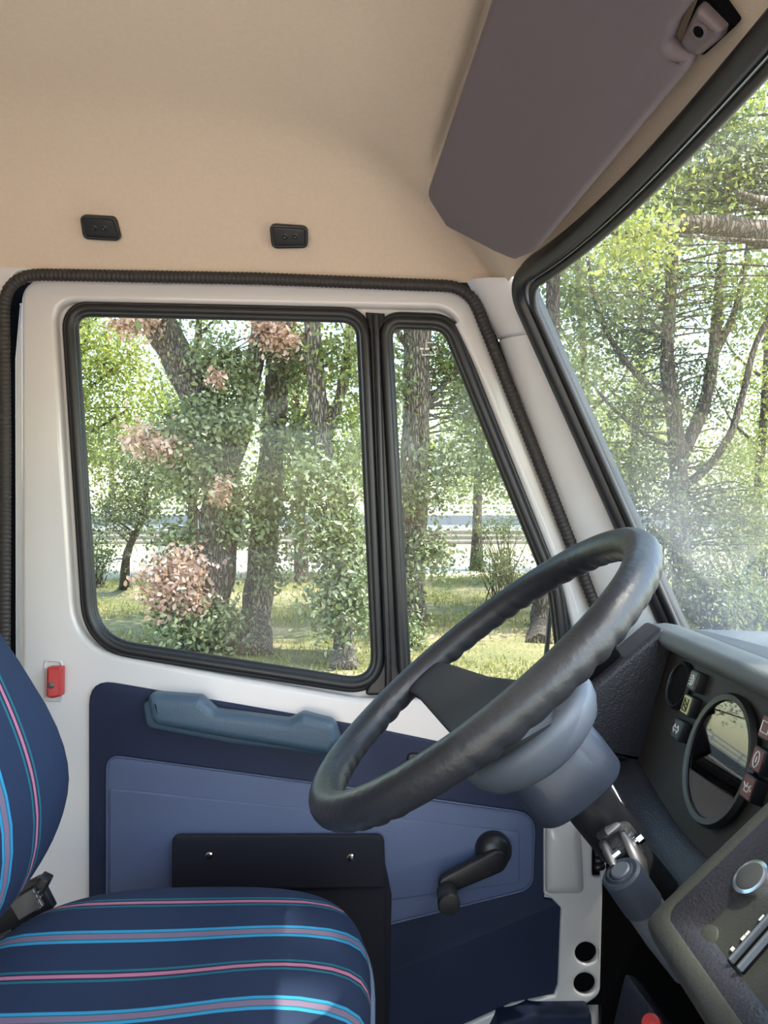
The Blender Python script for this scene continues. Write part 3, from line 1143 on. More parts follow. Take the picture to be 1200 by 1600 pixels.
rings = [ring_b(s, dp) for s, dp in ((0.02, 0.002), (0.1, 0.002), (0.2, 0.002), (0.3, 0.002), (0.4, 0.0015), (0.5, 0.001), (0.6, 0.001), (0.7, 0.001), (0.78, 0.002), (0.86, 0.005), (0.93, 0.012), (0.975, 0.023), (1.0, 0.042), (1.0, 0.06), (0.99, 0.075), (0.95, 0.095), (0.85, 0.108), (0.5, 0.112), (0.02, 0.113))]
MB().loft(rings).build('backrest', M['back'], seat, smooth=60)
MB().tube(ring_b(1.004, 0.050), 0.0048, n=8, closed=True).build('backrest_piping', M['piping'], seat, smooth=60)
# recliner hinge between back and cushion
rc = MB()
rc.box(P(22, 1418, 1.005), (0.10, 0.012, 0.045), ex=(0.9, 0, 0.45), ez=(-0.45, 0, 0.9))
rc.box(P(56, 1402, 1.0), (0.014, 0.02, 0.062), ex=(0.9, 0, -0.45), ez=(0.45, 0, 0.9))
rco = rc.build('recliner', M['black'], seat, bevel=0.002)
rc2 = MB()
rc2.box(P(42, 1412, 0.985), (0.036, 0.006, 0.026), ex=(0.85, 0, 0.5), ez=(-0.5, 0, 0.85))
for k in range(4):
    rc2.box(P(58 + 3 * (k % 2), 1394 + 8 * k, 0.985), (0.008, 0.008, 0.003), ex=(0.85, 0, 0.5), ez=(-0.5, 0, 0.85))
rc2.build('ratchet', M['steel'], rco, bevel=0.0008, seg=1)

# ------------------------------------------------------------------ steering wheel
WC = Vector((0.0992, 0.8048, -0.1631))
TILT = 0.6835
YAW = -0.0260
WU = Vector((math.cos(TILT) * math.cos(YAW), math.cos(TILT) * math.sin(YAW), math.sin(TILT)))
WV = Vector((-math.sin(YAW), math.cos(YAW), 0))
WN = WU.cross(WV)
if WN.z < 0:
    WN = -WN
AX = -WN
wheel = empty('steering_wheel', WC, 'large black two spoke steering wheel with finger grooves under the rim', 'steering wheel')
R = 0.205
NR = 540
circ = [WC + (WU * math.cos(2 * math.pi * i / NR) + WV * math.sin(2 * math.pi * i / NR)) * R for i in range(NR)]


def rim_rf(i, a):
    # a = 0 is along the wheel normal; grooves sit on the inner lower side
    t = 2 * math.pi * i / NR
    w = max(0.0, -math.cos(a))
    gr = abs(math.sin(t * 54 / 2))
    sm = 1.0 if min(abs(math.degrees(t) - 112), abs(math.degrees(t) - 248)) > 9 else 0.0
    return 1.0 + sm * w * (0.15 * (gr - 0.55) * (0.75 + 0.35 * math.sin(t * 11 + 1.3)))


MB().tube(circ, 0.0178, n=20, closed=True, up=WN, rf=rim_rf).build('rim', M['leather'], wheel, smooth=60)
for sg in (1, -1):
    ang = sg * math.radians(112)
    d = WU * math.cos(ang) + WV * math.sin(ang)
    side = WN.cross(d)
    rg = []
    for s, w, dn, th in ((0.0, 0.054, 0.070, 0.016), (0.06, 0.052, 0.063, 0.014), (0.11, 0.041, 0.045, 0.012), (0.16, 0.030, 0.014, 0.011), (0.195, 0.027, 0.004, 0.012), (0.214, 0.034, 0.0, 0.012)):
        c = WC + d * s - WN * dn
        rg.append([c + side * (w * math.copysign(abs(math.cos(a)) ** 0.35, math.cos(a))) + WN * (th * 0.6 * math.copysign(abs(math.sin(a)) ** 0.5, math.sin(a))) for a in np.linspace(0, 2 * math.pi, 20, endpoint=False)])
    MB().loft(rg).build('spoke', M['spoke'], wheel, smooth=40)
MB().lathe(WC, AX, [(0.004, 0.060), (0.045, 0.061), (0.058, 0.066), (0.060, 0.072)], n=40).build('horn_pad', M['spoke'], wheel)
MB().lathe(WC, AX, [(0.050, 0.067), (0.076, 0.067), (0.081, 0.072), (0.082, 0.081), (0.079, 0.092), (0.071, 0.104), (0.056, 0.113), (0.030, 0.115)], n=48).build('hub_shell', M['boss'], wheel, smooth=50, label='smooth grey hub shell under the spokes')

# steering column
colm = empty('steering_column', WC + AX * 0.42, 'steering column with blue grey shroud and bare adjuster clamp', 'steering column')
sh = []
for s, r, e in ((0.098, 0.050, 2.6), (0.104, 0.056, 2.8), (0.135, 0.057, 3.0), (0.158, 0.056, 3.0), (0.161, 0.053, 3.0), (0.161, 0.030, 2.5)):
    ring = []
    for k in range(40):
        c, d = sup(2 * math.pi * k / 40, e)
        ring.append(WC + AX * s + WU * (c * r * 0.95) + WV * (d * r))
    sh.append(ring)
MB().loft(sh).build('column_shroud', M['shroud'], colm, smooth=45)
MB().lathe(WC, AX, [(0.027, 0.150), (0.027, 0.235), (0.025, 0.24), (0.020, 0.242), (0.020, 0.42)], n=32).build('column_tube', M['black'], colm)
# clamp with fork, bolts, cross bar
cc = WC + AX * 0.255 + Vector((0, -0.035, 0))
cl = MB()
cl.lathe(P(958, 1302, 0.755) , AX, [(0.012, 0), (0.019, 0.003), (0.019, 0.012), (0.015, 0.016), (0.013, 0.03)], n=24)
cl.tube([P(972, 1300, 0.75), P(984, 1318, 0.735), P(998, 1345, 0.72), P(1006, 1378, 0.715)], [0.005, 0.0085, 0.0095, 0.007], n=12, flat=0.55, up=(0.5, -0.8, 0.3))
cl.tube([P(945, 1318, 0.75), P(951, 1334, 0.735), P(962, 1356, 0.72)], [0.005, 0.0075, 0.006], n=12, flat=0.6, up=(0.5, -0.8, 0.3))
cl.tube([P(938, 1306, 0.76), P(950, 1298, 0.745), P(965, 1292, 0.745), P(982, 1296, 0.76)], 0.0045, n=8)
cl.lathe(P(962, 1318, 0.745), AX, [(0.010, 0.0), (0.013, 0.002), (0.013, 0.020), (0.010, 0.024)], n=20)
cl.build('clamp_fork', M['steel'], colm, smooth=50)
bt = MB()
bt.tube([P(972, 1330, 0.74), P(998, 1310, 0.74)], 0.0042, n=10)
bt.lathe(P(998, 1310, 0.74), (0.75, 0, 0.6), [(0.0055, -0.002), (0.0055, 0.004), (0.003, 0.005)], n=8)
bt.tube([P(950, 1344, 0.73), P(968, 1330, 0.73)], 0.0036, n=8)
bt.build('cross_bolt', M['chrome'], colm, smooth=40)
lk = MB().lathe(P(968, 1361, 0.71), Vector((0.55, 0.10, -0.80)), [(0.004, -0.0005), (0.0125, -0.001), (0.0130, 0.001), (0.0170, 0.001), (0.0195, 0.003), (0.0195, 0.040), (0.0170, 0.041)], n=32).build('lock_cap', M['shroud'], colm, label='round grey capped cylinder beside the column')
MB().lathe(P(969, 1359, 0.708), Vector((0.55, 0.10, -0.80)), [(0.001, -0.0015), (0.0085, -0.0012), (0.0095, 0.0), (0.0095, 0.003)], n=24).build('cap_button', M['boss'], lk)
MB().lathe(P(968, 1361, 0.71), Vector((0.55, 0.10, -0.80)), [(0.0185, 0.038), (0.0185, 0.075), (0.016, 0.12)], n=24).build('lock_body', M['boss'], lk)
hose = catmull([P(936, 1196, 0.83), P(962, 1238, 0.82), P(986, 1284, 0.81), P(1006, 1325, 0.80), P(1024, 1356, 0.79)], 8)
MB().tube(hose, 0.0030, n=8).build('chrome_pipe', M['chrome'], colm, smooth=60, label='thin shiny bent pipe behind the column')
hose = catmull([P(930, 1206, 0.83), P(956, 1250, 0.82), P(980, 1296, 0.81), P(1002, 1340, 0.80)], 8)
MB().tube(hose, 0.0022, n=8).build('control_cable', M['steel'], colm, smooth=60)

# ------------------------------------------------------------------ dashboard
dash = empty('dashboard', (0.5, 0.2, -0.98), 'black padded dashboard with hooded instrument panel and side console', 'dashboard')
PB, PT = Vector((0.343, 0, -0.325)), Vector((0.391, 0, -0.175))
PW = (PT - PB).normalized()
PN = Vector((-PW.z, 0, PW.x))                     # towards the driver
PE = Vector((0, -1, 0))


def pan(px, py):
    return on_plane(px, py, PB, PN)


def pan2(px, py, h):
    return on_plane(px, py, PB + PN * h, PN) - PN * h


def yprism(name, prof, y0, y1, m, parent, bevel=0.004, label=None, seg=2):
    return MB().prism([(x, y0, z) for x, z in prof], (0, y1 - y0, 0)).build(name, m, parent, bevel=bevel, label=label, seg=seg)


# instrument panel face
yprism('instrument_panel', [(PT.x + 0.004, -0.160), (PT.x + 0.03, -0.160), (PB.x - 0.0 - 0.022 + 0.05, -0.40), (PB.x - 0.024, -0.40)], 1.04, 0.30, M['panel'], dash, 0.001)
# hood over it and the flat top behind
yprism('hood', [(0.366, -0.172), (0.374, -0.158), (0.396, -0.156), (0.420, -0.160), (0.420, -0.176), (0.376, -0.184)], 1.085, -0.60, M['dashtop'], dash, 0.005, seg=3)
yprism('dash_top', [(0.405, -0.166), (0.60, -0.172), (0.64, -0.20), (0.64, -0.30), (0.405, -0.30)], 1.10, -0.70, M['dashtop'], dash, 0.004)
# cheek at the door side of the hood
plate('hood_cheek', [rp([(887, 1106, 6), (1036, 979, 10), (1058, 1004), (1004, 1194, 4), (930, 1180, 14)], 6)], 1.03, 0.065, 0.008, M['dash'], dash, seg=4)
# demister nozzles on its upper edge
ed = (P(1036, 979, 1.06) - P(887, 1106, 1.06)).normalized()
en = Vector((-ed.z, 0, ed.x))
nz = MB().box(P(941, 1041, 1.065) + en * 0.011, (0.058, 0.034, 0.022), ex=ed, ey=(0, 1, 0), ez=en).build('demister_nozzle', M['hole'], dash, bevel=0.003)
MB().box(P(941, 1041, 1.065) + en * 0.0225, (0.050, 0.004, 0.0015), ex=ed, ey=(0, 1, 0), ez=en).build('nozzle_edge', M['chrome'], nz)
ov = P(902, 1098, 1.06)
MB().lathe(ov + en * 0.001, en, [(0.013, -0.004), (0.013, 0.002), (0.010, 0.003), (0.009, 0.0), (0.002, -0.0005)], n=24).build('end_vent', M['black'], dash)
# ledge under the instruments
rg = []
for a, b, c in (((1000, 1192), (972, 1202), (928, 1196)), ((1030, 1244), (1000, 1258), (955, 1262)), ((1058, 1288), (1030, 1310), (988, 1322)), ((1096, 1330), (1068, 1360), (1040, 1376)), ((1150, 1380), (1120, 1420), (1100, 1440))):
    p = pan(*a)
    Y = p.y
    q, r = P(*b, Y), P(*c, Y)
    rg.append([p, p.lerp(q, 0.5) + Vector((0, 0, 0.003)), q, q.lerp(r, 0.3) - Vector((0, 0, 0.003)), r, r + Vector((0.06, 0, -0.09)), p + Vector((0.05, 0, -0.08))])
rg.insert(0, [q + Vector((0, 0.06, 0.02)) for q in rg[0]])
MB().loft(rg).build('lower_ledge', M['dash'], dash, smooth=30, bevel=0.002)


def pan_disc(px, py, r, prof, name, m, parent, n=40, label=None, cap=True):
    return MB().lathe(pan2(px, py, 0.008), PN, prof, n=n, cap=cap).build(name, m, parent, smooth=40, label=label)


gp = pan2(1120, 1185, 0.008)
gauge = pan_disc(1120, 1185, 0.07, [(0.070, -0.002), (0.072, 0.006), (0.069, 0.011), (0.063, 0.010), (0.061, 0.003)], 'speedometer', M['black'], dash, 56, cap=False)
pan_disc(1120, 1185, 0.07, [(0.0625, -0.002), (0.0625, 0.0015)], 'dial', M['dial'], gauge, 56)
pan_disc(1120, 1185, 0.07, [(0.0622, 0.0070), (0.0622, 0.0078)], 'gauge_glass', M['gauge_glass'], gauge, 56)
tk = MB()
for k in range(37):
    a = math.radians(-130 + 260 * k / 36)
    d = PE * math.sin(a) + PW * math.cos(a)
    L = 0.008 if k % 4 == 0 else 0.0045
    tk.box(gp + PN * 0.0019 + d * (0.056 - L / 2), (L, 0.0011, 0.0005), ex=d, ey=d.cross(PN), ez=PN)
tk.build('scale_marks', M['print'], gauge, smooth=0)
nd = MB()
na, nb = gp + PE * -0.052 + PW * -0.030 + PN * 0.004, gp + PE * -0.012 + PW * -0.040 + PN * 0.004
nd.box((na + nb) / 2, ((nb - na).length, 0.004, 0.0012), ex=(nb - na), ey=(nb - na).cross(PN), ez=PN)
nd.build('needle', M['hole'], gauge, smooth=0)
sg = pan_disc(1057, 1069, 0.03, [(0.030, -0.002), (0.031, 0.005), (0.029, 0.008), (0.0265, 0.007), (0.026, 0.002)], 'small_gauge', M['black'], dash, 40, cap=False)
pan_disc(1057, 1069, 0.03, [(0.0265, -0.002), (0.0265, 0.001)], 'dial', M['dial'], sg, 40)
pan_disc(1057, 1069, 0.03, [(0.0265, 0.0048), (0.0265, 0.0054)], 'gauge_glass', M['gauge_glass'], sg, 40)
tk = MB()
sp = pan2(1057, 1069, 0.008)
for k in range(9):
    a = math.radians(-80 + 160 * k / 8)
    d = PE * math.cos(a) + PW * math.sin(a)
    tk.box(sp + PN * 0.0014 + d * 0.020, (0.004, 0.0009, 0.0004), ex=d, ey=d.cross(PN), ez=PN)
tk.build('scale_marks', M['print'], sg, smooth=0)


def lamp(px, py, m, sym, name='warning_lamp', w=0.022, h=0.024, label=None):
    c = pan2(px, py, 0.0132)
    o = MB().box(c + PN * 0.006, (w, h, 0.014), ex=PE, ey=PW, ez=PN).build(name, M['black'], dash, bevel=0.0012, label=label)
    f = MB().box(c + PN * 0.0132, (w * 0.86, h * 0.86, 0.0012), ex=PE, ey=PW, ez=PN).build('lens', m, o, bevel=0.0004, seg=1)
    s = MB()

    def at(u, v):
        return c + PN * 0.0141 + PE * (u * w * 0.5) + PW * (v * h * 0.5)
    for line in sym:
        s.tube([at(*q) for q in line], 0.0007, n=5)
    s.build('symbol', M['print'] if m is not M['lamp_yellow'] else M['hole'], o, smooth=0)
    return o


arc = [(0.0 + 0.4 * math.cos(t), 0.55 * math.sin(t)) for t in np.linspace(-math.pi / 2, math.pi / 2, 9)]
lamp(1082, 1063, M['lamp_grey'], [arc, [(0.0, -0.55), (0.0, 0.55)], [(-0.15, 0.45), (-0.6, 0.45)], [(-0.15, 0.15), (-0.6, 0.15)], [(-0.15, -0.15), (-0.6, -0.15)], [(-0.15, -0.45), (-0.6, -0.45)]],
     label='dark lamp with white main beam symbol')
lamp(1072, 1101, M['lamp_yellow'], [[(-0.5, -0.6), (-0.5, 0.6), (0.5, 0.6), (0.5, -0.6), (-0.5, -0.6)], [(-0.3, 0.4), (0.3, 0.0), (-0.3, 0.0), (0.3, -0.4)]], label='yellow lamp with dark coil symbol')
lamp(1057, 1139, M['lamp_grey'], [[(-0.1, 0.15), (-0.35, 0.15), (-0.35, 0.4), (-0.7, 0), (-0.35, -0.4), (-0.35, -0.15), (-0.1, -0.15)], [(0.1, 0.15), (0.35, 0.15), (0.35, 0.4), (0.7, 0), (0.35, -0.4), (0.35, -0.15), (0.1, -0.15)]],
     label='dark lamp with white double arrow')
ov_ = [(0.42 * math.cos(t), 0.65 * math.sin(t)) for t in np.linspace(0, 2 * math.pi, 17)]
lamp(1197, 1137, M['lamp_red'], [[(-0.6, -0.45), (-0.6, 0.45), (0.6, 0.45), (0.6, -0.45), (-0.6, -0.45)]], label='dark red lamp with white battery outline')
lamp(1183, 1187, M['lamp_red'], [ov_, [(0, -0.25), (0, 0.25)]], label='dark red lamp with white oval brake sign')
lamp(1168, 1230, M['lamp_red'], [[(-0.6, 0.25), (-0.3, 0.0), (-0.3, -0.35), (0.3, -0.35), (0.55, 0.3)], [(-0.3, 0.05), (0.3, 0.05)], [(0, 0.05), (0, 0.35)], [(0.7, 0.0), (0.7, -0.2)]], label='red lamp with white oil can symbol')

# console facing the driver
CO = P(1000, 1432, 0.62)
C1 = (P(1200, 1240, 0.62) - CO)
C1.normalize()
C2 = Vector((0, -1, 0))
CN = C2.cross(C1)
if CN.x > 0:
    CN = -CN


def con(a, b, h=0.0):
    return CO + C1 * a + C2 * b + CN * h


def rect(a0, a1, b0, b1, h, r=0.02, n=5):
    return [con(x, y, h) for x, y in rp([(a0, b0, r), (a1, b0, r), (a1, b1, r), (a0, b1, r)], n)]


cw = 0.19
fr_ = MB()
fr_.loft([rect(-0.004, cw + 0.004, 0.006, 0.60, -0.10, 0.012), rect(-0.004, cw + 0.004, 0.002, 0.60, -0.012, 0.012), rect(0.0, cw, 0.004, 0.60, -0.003, 0.012), rect(0.004, cw - 0.004, 0.008, 0.596, 0.0, 0.012),
          rect(0.016, cw - 0.010, 0.016, 0.58, 0.0, 0.014), rect(0.018, cw - 0.012, 0.019, 0.577, -0.001, 0.014)], cap0=True, cap1=False)
con_o = fr_.build('switch_console', M['olive'], dash, smooth=50)
fr_ = MB()
fr_.loft([rect(0.018, cw - 0.012, 0.019, 0.577, -0.001, 0.014), rect(0.021, cw - 0.014, 0.024, 0.573, -0.0015, 0.014), rect(0.033, cw - 0.022, 0.050, 0.56, -0.006, 0.010), rect(0.035, cw - 0.024, 0.054, 0.557, -0.009, 0.010)], cap0=False, cap1=False)
fr_.build('recess_wall', M['dash'], con_o, smooth=50)
fr_ = MB()
fr_.loft([rect(0.033, cw - 0.022, 0.050, 0.56, -0.008, 0.012), rect(0.033, cw - 0.022, 0.050, 0.56, -0.014, 0.012)])
fr_.build('switch_plate', M['olive'], con_o, smooth=40)
co = con(0, 0, -0.008)


def conp(px, py, h=0.0):
    return on_plane(px, py, co, CN) + CN * h


kc = conp(1179, 1377)
kn = MB().lathe(kc, CN, [(0.0150, 0), (0.0150, 0.005), (0.0120, 0.0055)], n=36).build('lighter_ring', M['chrome'], con_o, label='chrome ring around dark lighter socket')
MB().lathe(kc, CN, [(0.0118, 0.001), (0.0118, 0.0058), (0.010, 0.0064), (0.002, 0.0064)], n=32).build('lighter_knob', M['lamp_grey'], kn)
# slider slots with pale rails
s0, s1 = conp(1150, 1512), conp(1215, 1438)
sd = (s1 - s0).normalized()
sl = MB().box((s0 + s1) / 2, ((s1 - s0).length, 0.020, 0.004), ex=sd, ey=sd.cross(CN), ez=CN).build('slider_slot', M['hole'], con_o, bevel=0.001)
ra = MB()
sw = sd.cross(CN)
if sw.y > 0:
    sw = -sw
for k in (-0.002, 0.0085):
    ra.box((s0 + s1) / 2 + sw * k + CN * 0.004, ((s1 - s0).length, 0.0028, 0.005), ex=sd, ey=sw, ez=CN)
ra.build('slider_rail', M['boss'], sl, bevel=0.0008, seg=1)
mk = MB()
for (x, y, w) in ((1146, 1484, 0.003), (1163, 1467, 0.004), (1170, 1460, 0.004), (1192, 1436, 0.005)):
    mk.box(conp(x, y, 0.0008), (w, 0.003, 0.0006), ex=sd, ey=sw, ez=CN)
mk.build('scale_marks', M['print'], con_o, smooth=0)
MB().lathe(conp(1107, 1464), CN, [(0.009, 0), (0.009, 0.002), (0.006, 0.003), (0.001, 0.003)], n=20).build('blank_button', M['olive'], con_o)
# lower dash block and centre body under it
MB().prism([P(975, 1515, 0.80), P(1000, 1528, 0.80), P(1012, 1590, 0.80), P(1016, 1720, 0.80), P(930, 1720, 0.80), P(955, 1600, 0.80)], (0.02, -0.16, 0)).build('knee_pad', M['dash'], dash, bevel=0.006)
yprism('console_body', [(0.24, -0.42), (0.34, -0.30), (0.44, -0.28), (0.60, -0.30), (0.62, -0.97), (0.36, -0.97)], 0.60, 0.02, M['olive'], dash, 0.006)
rk = empty('pull_knob', P(1018, 1600, 0.62), 'red pull knob below the switch console', 'knob')
MB().lathe(P(1019, 1602, 0.62), Vector((-0.35, -0.5, 0.8)), [(0.004, -0.03), (0.004, -0.012), (0.007, -0.008), (0.0088, 0.0), (0.007, 0.005), (0.002, 0.007)], n=24).build('knob', M['red'], rk)
MB().lathe(P(1019, 1602, 0.62), Vector((-0.35, -0.5, 0.8)), [(0.0035, -0.14), (0.0035, -0.025)], n=12).build('rod', M['steel'], rk)

# mirror stay outside the quarter window
ms_ = empty('mirror_stay', P(851, 1044, 1.36), 'thin black rod standing outside the quarter window corner', 'rod')
MB().tube([P(860, 950, 1.36), P(856, 1000, 1.36), P(849, 1062, 1.36)], 0.0045, n=8).build('rod', M['rubber'], ms_)
MB().lathe(P(849, 1064, 1.36), (0, 0, 1), [(0.012, -0.01), (0.012, 0.004), (0.006, 0.008)], n=14).build('foot', M['rubber'], ms_)

# ------------------------------------------------------------------ outdoors
rng = np.random.default_rng(11)


def gz(x, y):
    return -2.0 + 0.56 * min(1, max(0, (y - 8) / 14.0)) + 0.05 * math.sin(x * 0.9 + 1) * math.sin(y * 0.6)


def at_ground(px, py):
    d = ray(px, py)
    t = 3.0
    while t < 60 and d.z * t > gz(d.x * t, t):
        t += 0.05
    return d * t


g = MB()
xs = np.concatenate([np.linspace(-60, -14, 10), np.linspace(-12, 24, 73), np.linspace(26, 80, 12)])
ys = np.concatenate([np.linspace(-40, 2, 10), np.linspace(3, 25.4, 60)])
g.loft([[Vector((x, y, gz(x, y))) for y in ys] for x in xs], closed=False, cap0=False, cap1=False)
tag(g.build('ground', M['ground'], smooth=80), 'dry grassy ground under the trees', 'ground', kind='structure')
tag(MB().box((10, 35, -0.86), (160, 19.4, 0.25)).build('road', M['road'], smooth=0), 'grey asphalt road beyond the guard rail', 'road', kind='structure')
tag(MB().box((10, 62, -1.0), (260, 34.6, 0.3)).build('ground', M['ground'], smooth=0), 'grassy strip beyond the road', 'ground', kind='structure')

# near guard rail: beam, spacer posts
gr = empty('guard_rail', (0, 24, -1.44), 'weathered beige double wave guard rail along the near road edge', 'guard rail')
prof = []
for k in range(13):
    t = k / 12
    prof.append((0.05 * math.sin(t * 3 * 2 * math.pi), -0.53 - 0.48 * t))
for x0 in range(-24, 44, 4):
    b = MB()
    ring = [[(x, 24 - 0.05 - u, z) for u, z in prof] + [(x, 24 - 0.02 - u, z) for u, z in prof[::-1]] for x in (x0, x0 + 3.99)]
    b.loft([[Vector(p) for p in r] for r in ring])
    b.build('beam', M['galv'], gr, smooth=50)
    MB().box((x0 + 1.0, 24.08, -1.02), (0.14, 0.16, 0.98)).build('post', M['galv'], gr, smooth=0)
# far white railing on its concrete kerb
fr2 = empty('far_railing', (0, 44, -0.74), 'white bar railing on a grey concrete kerb across the road', 'railing')
MB().box((10, 44, -0.47), (160, 0.35, 0.56)).build('concrete_kerb', M['concrete'], fr2, smooth=0)
for z in (0.36, 0.10, -0.13):
    MB().box((10, 43.9, z), (160, 0.06, 0.085)).build('bar', M['railwhite'], fr2, smooth=0)
for x in np.arange(-24, 52, 2.0):
    MB().box((x, 43.98, 0.1), (0.09, 0.09, 0.62)).build('post', M['railwhite'], fr2, smooth=0)
po = empty('light_pole', (P(684, 560, 46).x, 46, -0.9), 'thin pale pole beyond the white railing', 'pole')
MB().lathe((P(684, 560, 46).x, 46, -0.9), (0, 0, 1), [(0.14, 0), (0.12, 0.3), (0.09, 9.5)], n=12).build('shaft', M['railwhite'], po)
MB().box((P(684, 560, 46).x + 0.4, 46, 8.6), (1.0, 0.2, 0.14)).build('lamp_head', M['railwhite'], po, bevel=0.03)


def leaf_cloud(name, C, size, m, parent, kite=False, droop=0.3):
    """many small leaf blades round the given centres, as one mesh"""
    N = len(C)
    ax = rng.normal(size=(N, 3))
    ax[:, 2] -= droop
    ax /= np.linalg.norm(ax, axis=1)[:, None]
    nr = rng.normal(size=(N, 3)) * 0.8 + np.array([0.1, -0.35, 0.75])
    sd_ = np.cross(ax, nr)
    sd_ /= np.linalg.norm(sd_, axis=1)[:, None] + 1e-9
    nn = np.cross(sd_, ax)
    L = size * 0.82 * rng.uniform(0.6, 1.4, N)[:, None]
    if kite:
        T = np.array([(0, 0, 0), (0.34, 0.45, 0.08), (0, 1, 0), (-0.34, 0.45, 0.08)])
        Fc = [(0, 1, 2, 3)]
    else:
        T = np.array([(0, 0, 0), (0.22, 0.36, 0.10), (0.26, 0.74, 0.09), (0, 1, -0.06), (-0.26, 0.74, 0.09), (-0.22, 0.36, 0.10)])
        Fc = [(0, 1, 2, 3), (0, 3, 4, 5)]
    k = len(T)
    V = C[:, None, :] + (T[None, :, 0:1] * sd_[:, None] + (T[None, :, 1:2] - 0.5) * ax[:, None] + T[None, :, 2:3] * nn[:, None]) * L[:, None]
    me = bpy.data.meshes.new(name)
    V = V.reshape(-1, 3)
    fa = (np.array(Fc)[None] + (np.arange(N) * k)[:, None, None]).reshape(-1)
    nf = N * len(Fc)
    me.vertices.add(len(V))
    me.vertices.foreach_set('co', V.ravel())
    me.loops.add(nf * 4)
    me.loops.foreach_set('vertex_index', fa.astype(np.int32))
    me.polygons.add(nf)
    me.polygons.foreach_set('loop_start', np.arange(0, nf * 4, 4, dtype=np.int32))
    me.update(calc_edges=True)
    o = link(name, me, m, parent, smooth=0)
    o['kind'] = 'stuff'
    return o


def blob(px, py, Y, rx, ry, n, clump=0.16, per=14, dy=None):
    """leaf centres: clumps spread in an ellipsoid seen at (px, py) at depth Y, radii given in pixels there"""
    s = Y / F
    c = np.array(P(px, py, Y))
    R_ = np.array([rx * s, (dy if dy else max(rx, ry) * s * 0.8), ry * s])
    n = int(n * 2.1)
    k = max(1, n // per)
    d = rng.normal(size=(k, 3))
    d /= np.linalg.norm(d, axis=1)[:, None]
    q = c + d * R_ * (rng.uniform(0, 1, k) ** 0.45)[:, None]
    return (np.repeat(q, per, 0) + rng.normal(size=(k * per, 3)) * clump * np.repeat(rng.uniform(0.5, 1.25, k), per)[:, None])


def limb(pts, r0, r1, name, m, parent, wob=0.06, n=12):
    p = catmull(pts, 6)
    N = len(p)
    ph = rng.uniform(0, 6, 4)
    rr = [(r0 + (r1 - r0) * (i / (N - 1)) ** 0.8) * (1 + wob * math.sin(i * 1.3 + ph[0])) * (1 + (0.45 * max(0, 1 - i / 5) if name == 'trunk' else 0)) for i in range(N)]
    return MB().tube(p, rr, n=n, rf=lambda i, a: 1 + wob * math.sin(3 * a + ph[1] + i * 0.15) + wob * 0.6 * math.sin(5 * a + ph[2])).build(name, m, parent, smooth=70)


def tree(label, base, trunk, branches, clouds, bark='bark', group=None, name='tree', leaf_size=0.085, kite=False, crown=None, twigs=0):
    """trunk: [(px, py, Y)...], branches: [([(px, py, Y)...], r0, r1)], clouds: {material: [leaf centre arrays]}"""
    pts, r0, r1 = trunk
    w = [P(*q) for q in pts]
    if base is not None:
        b = at_ground(*base)
        w = [Vector((b.x, b.y, b.z - 0.1))] + w
    t = empty(name, w[0], label, 'tree', group)
    limb(w, r0, r1, 'trunk', M[bark], t)
    allc = []
    for bp, a, c in branches:
        limb([P(*q) for q in bp], a, c, 'branch', M[bark], t, n=9)
    for mk_, arrs in clouds.items():
        C = np.concatenate(arrs)
        allc.append(C)
        leaf_cloud({'leaf_dry': 'dry_leaves'}.get(mk_, 'foliage'), C, leaf_size, M[mk_], t, kite)
    if crown:
        for (dx, dz, Yc, rx, rz, n, mk_) in crown:       # crown above the frame
            c = np.array((dx, Yc, dz))
            k = max(1, n // 12)
            d = rng.normal(size=(k, 3))
            d /= np.linalg.norm(d, axis=1)[:, None]
            q = c + d * np.array([rx, rx * 0.8, rz]) * (rng.uniform(0, 1, k) ** 0.4)[:, None]
            C = np.repeat(q, 12, 0) + rng.normal(size=(k * 12, 3)) * 0.25
            leaf_cloud('foliage', C, leaf_size * 1.7, M[mk_], t, True)
    if twigs and allc:
        C = np.concatenate(allc)
        g = MB()
        src = [Vector(p) for p in catmull(w, 6)]
        for q in C[rng.integers(0, len(C), twigs)]:
            q = Vector(q)
            s = min(src, key=lambda p: (p - q).length + 0.6 * max(0, p.z - q.z))
            mid = s.lerp(q, 0.5) + Vector(rng.normal(size=3) * 0.12) + Vector((0, 0, 0.08))
            g.tube(catmull([s, mid, q], 3), [0.022, 0.019, 0.016, 0.013, 0.010, 0.007, 0.005], n=5)
        o = g.build('twigs', M[bark], t, smooth=60)
        o['kind'] = 'stuff'
    return t


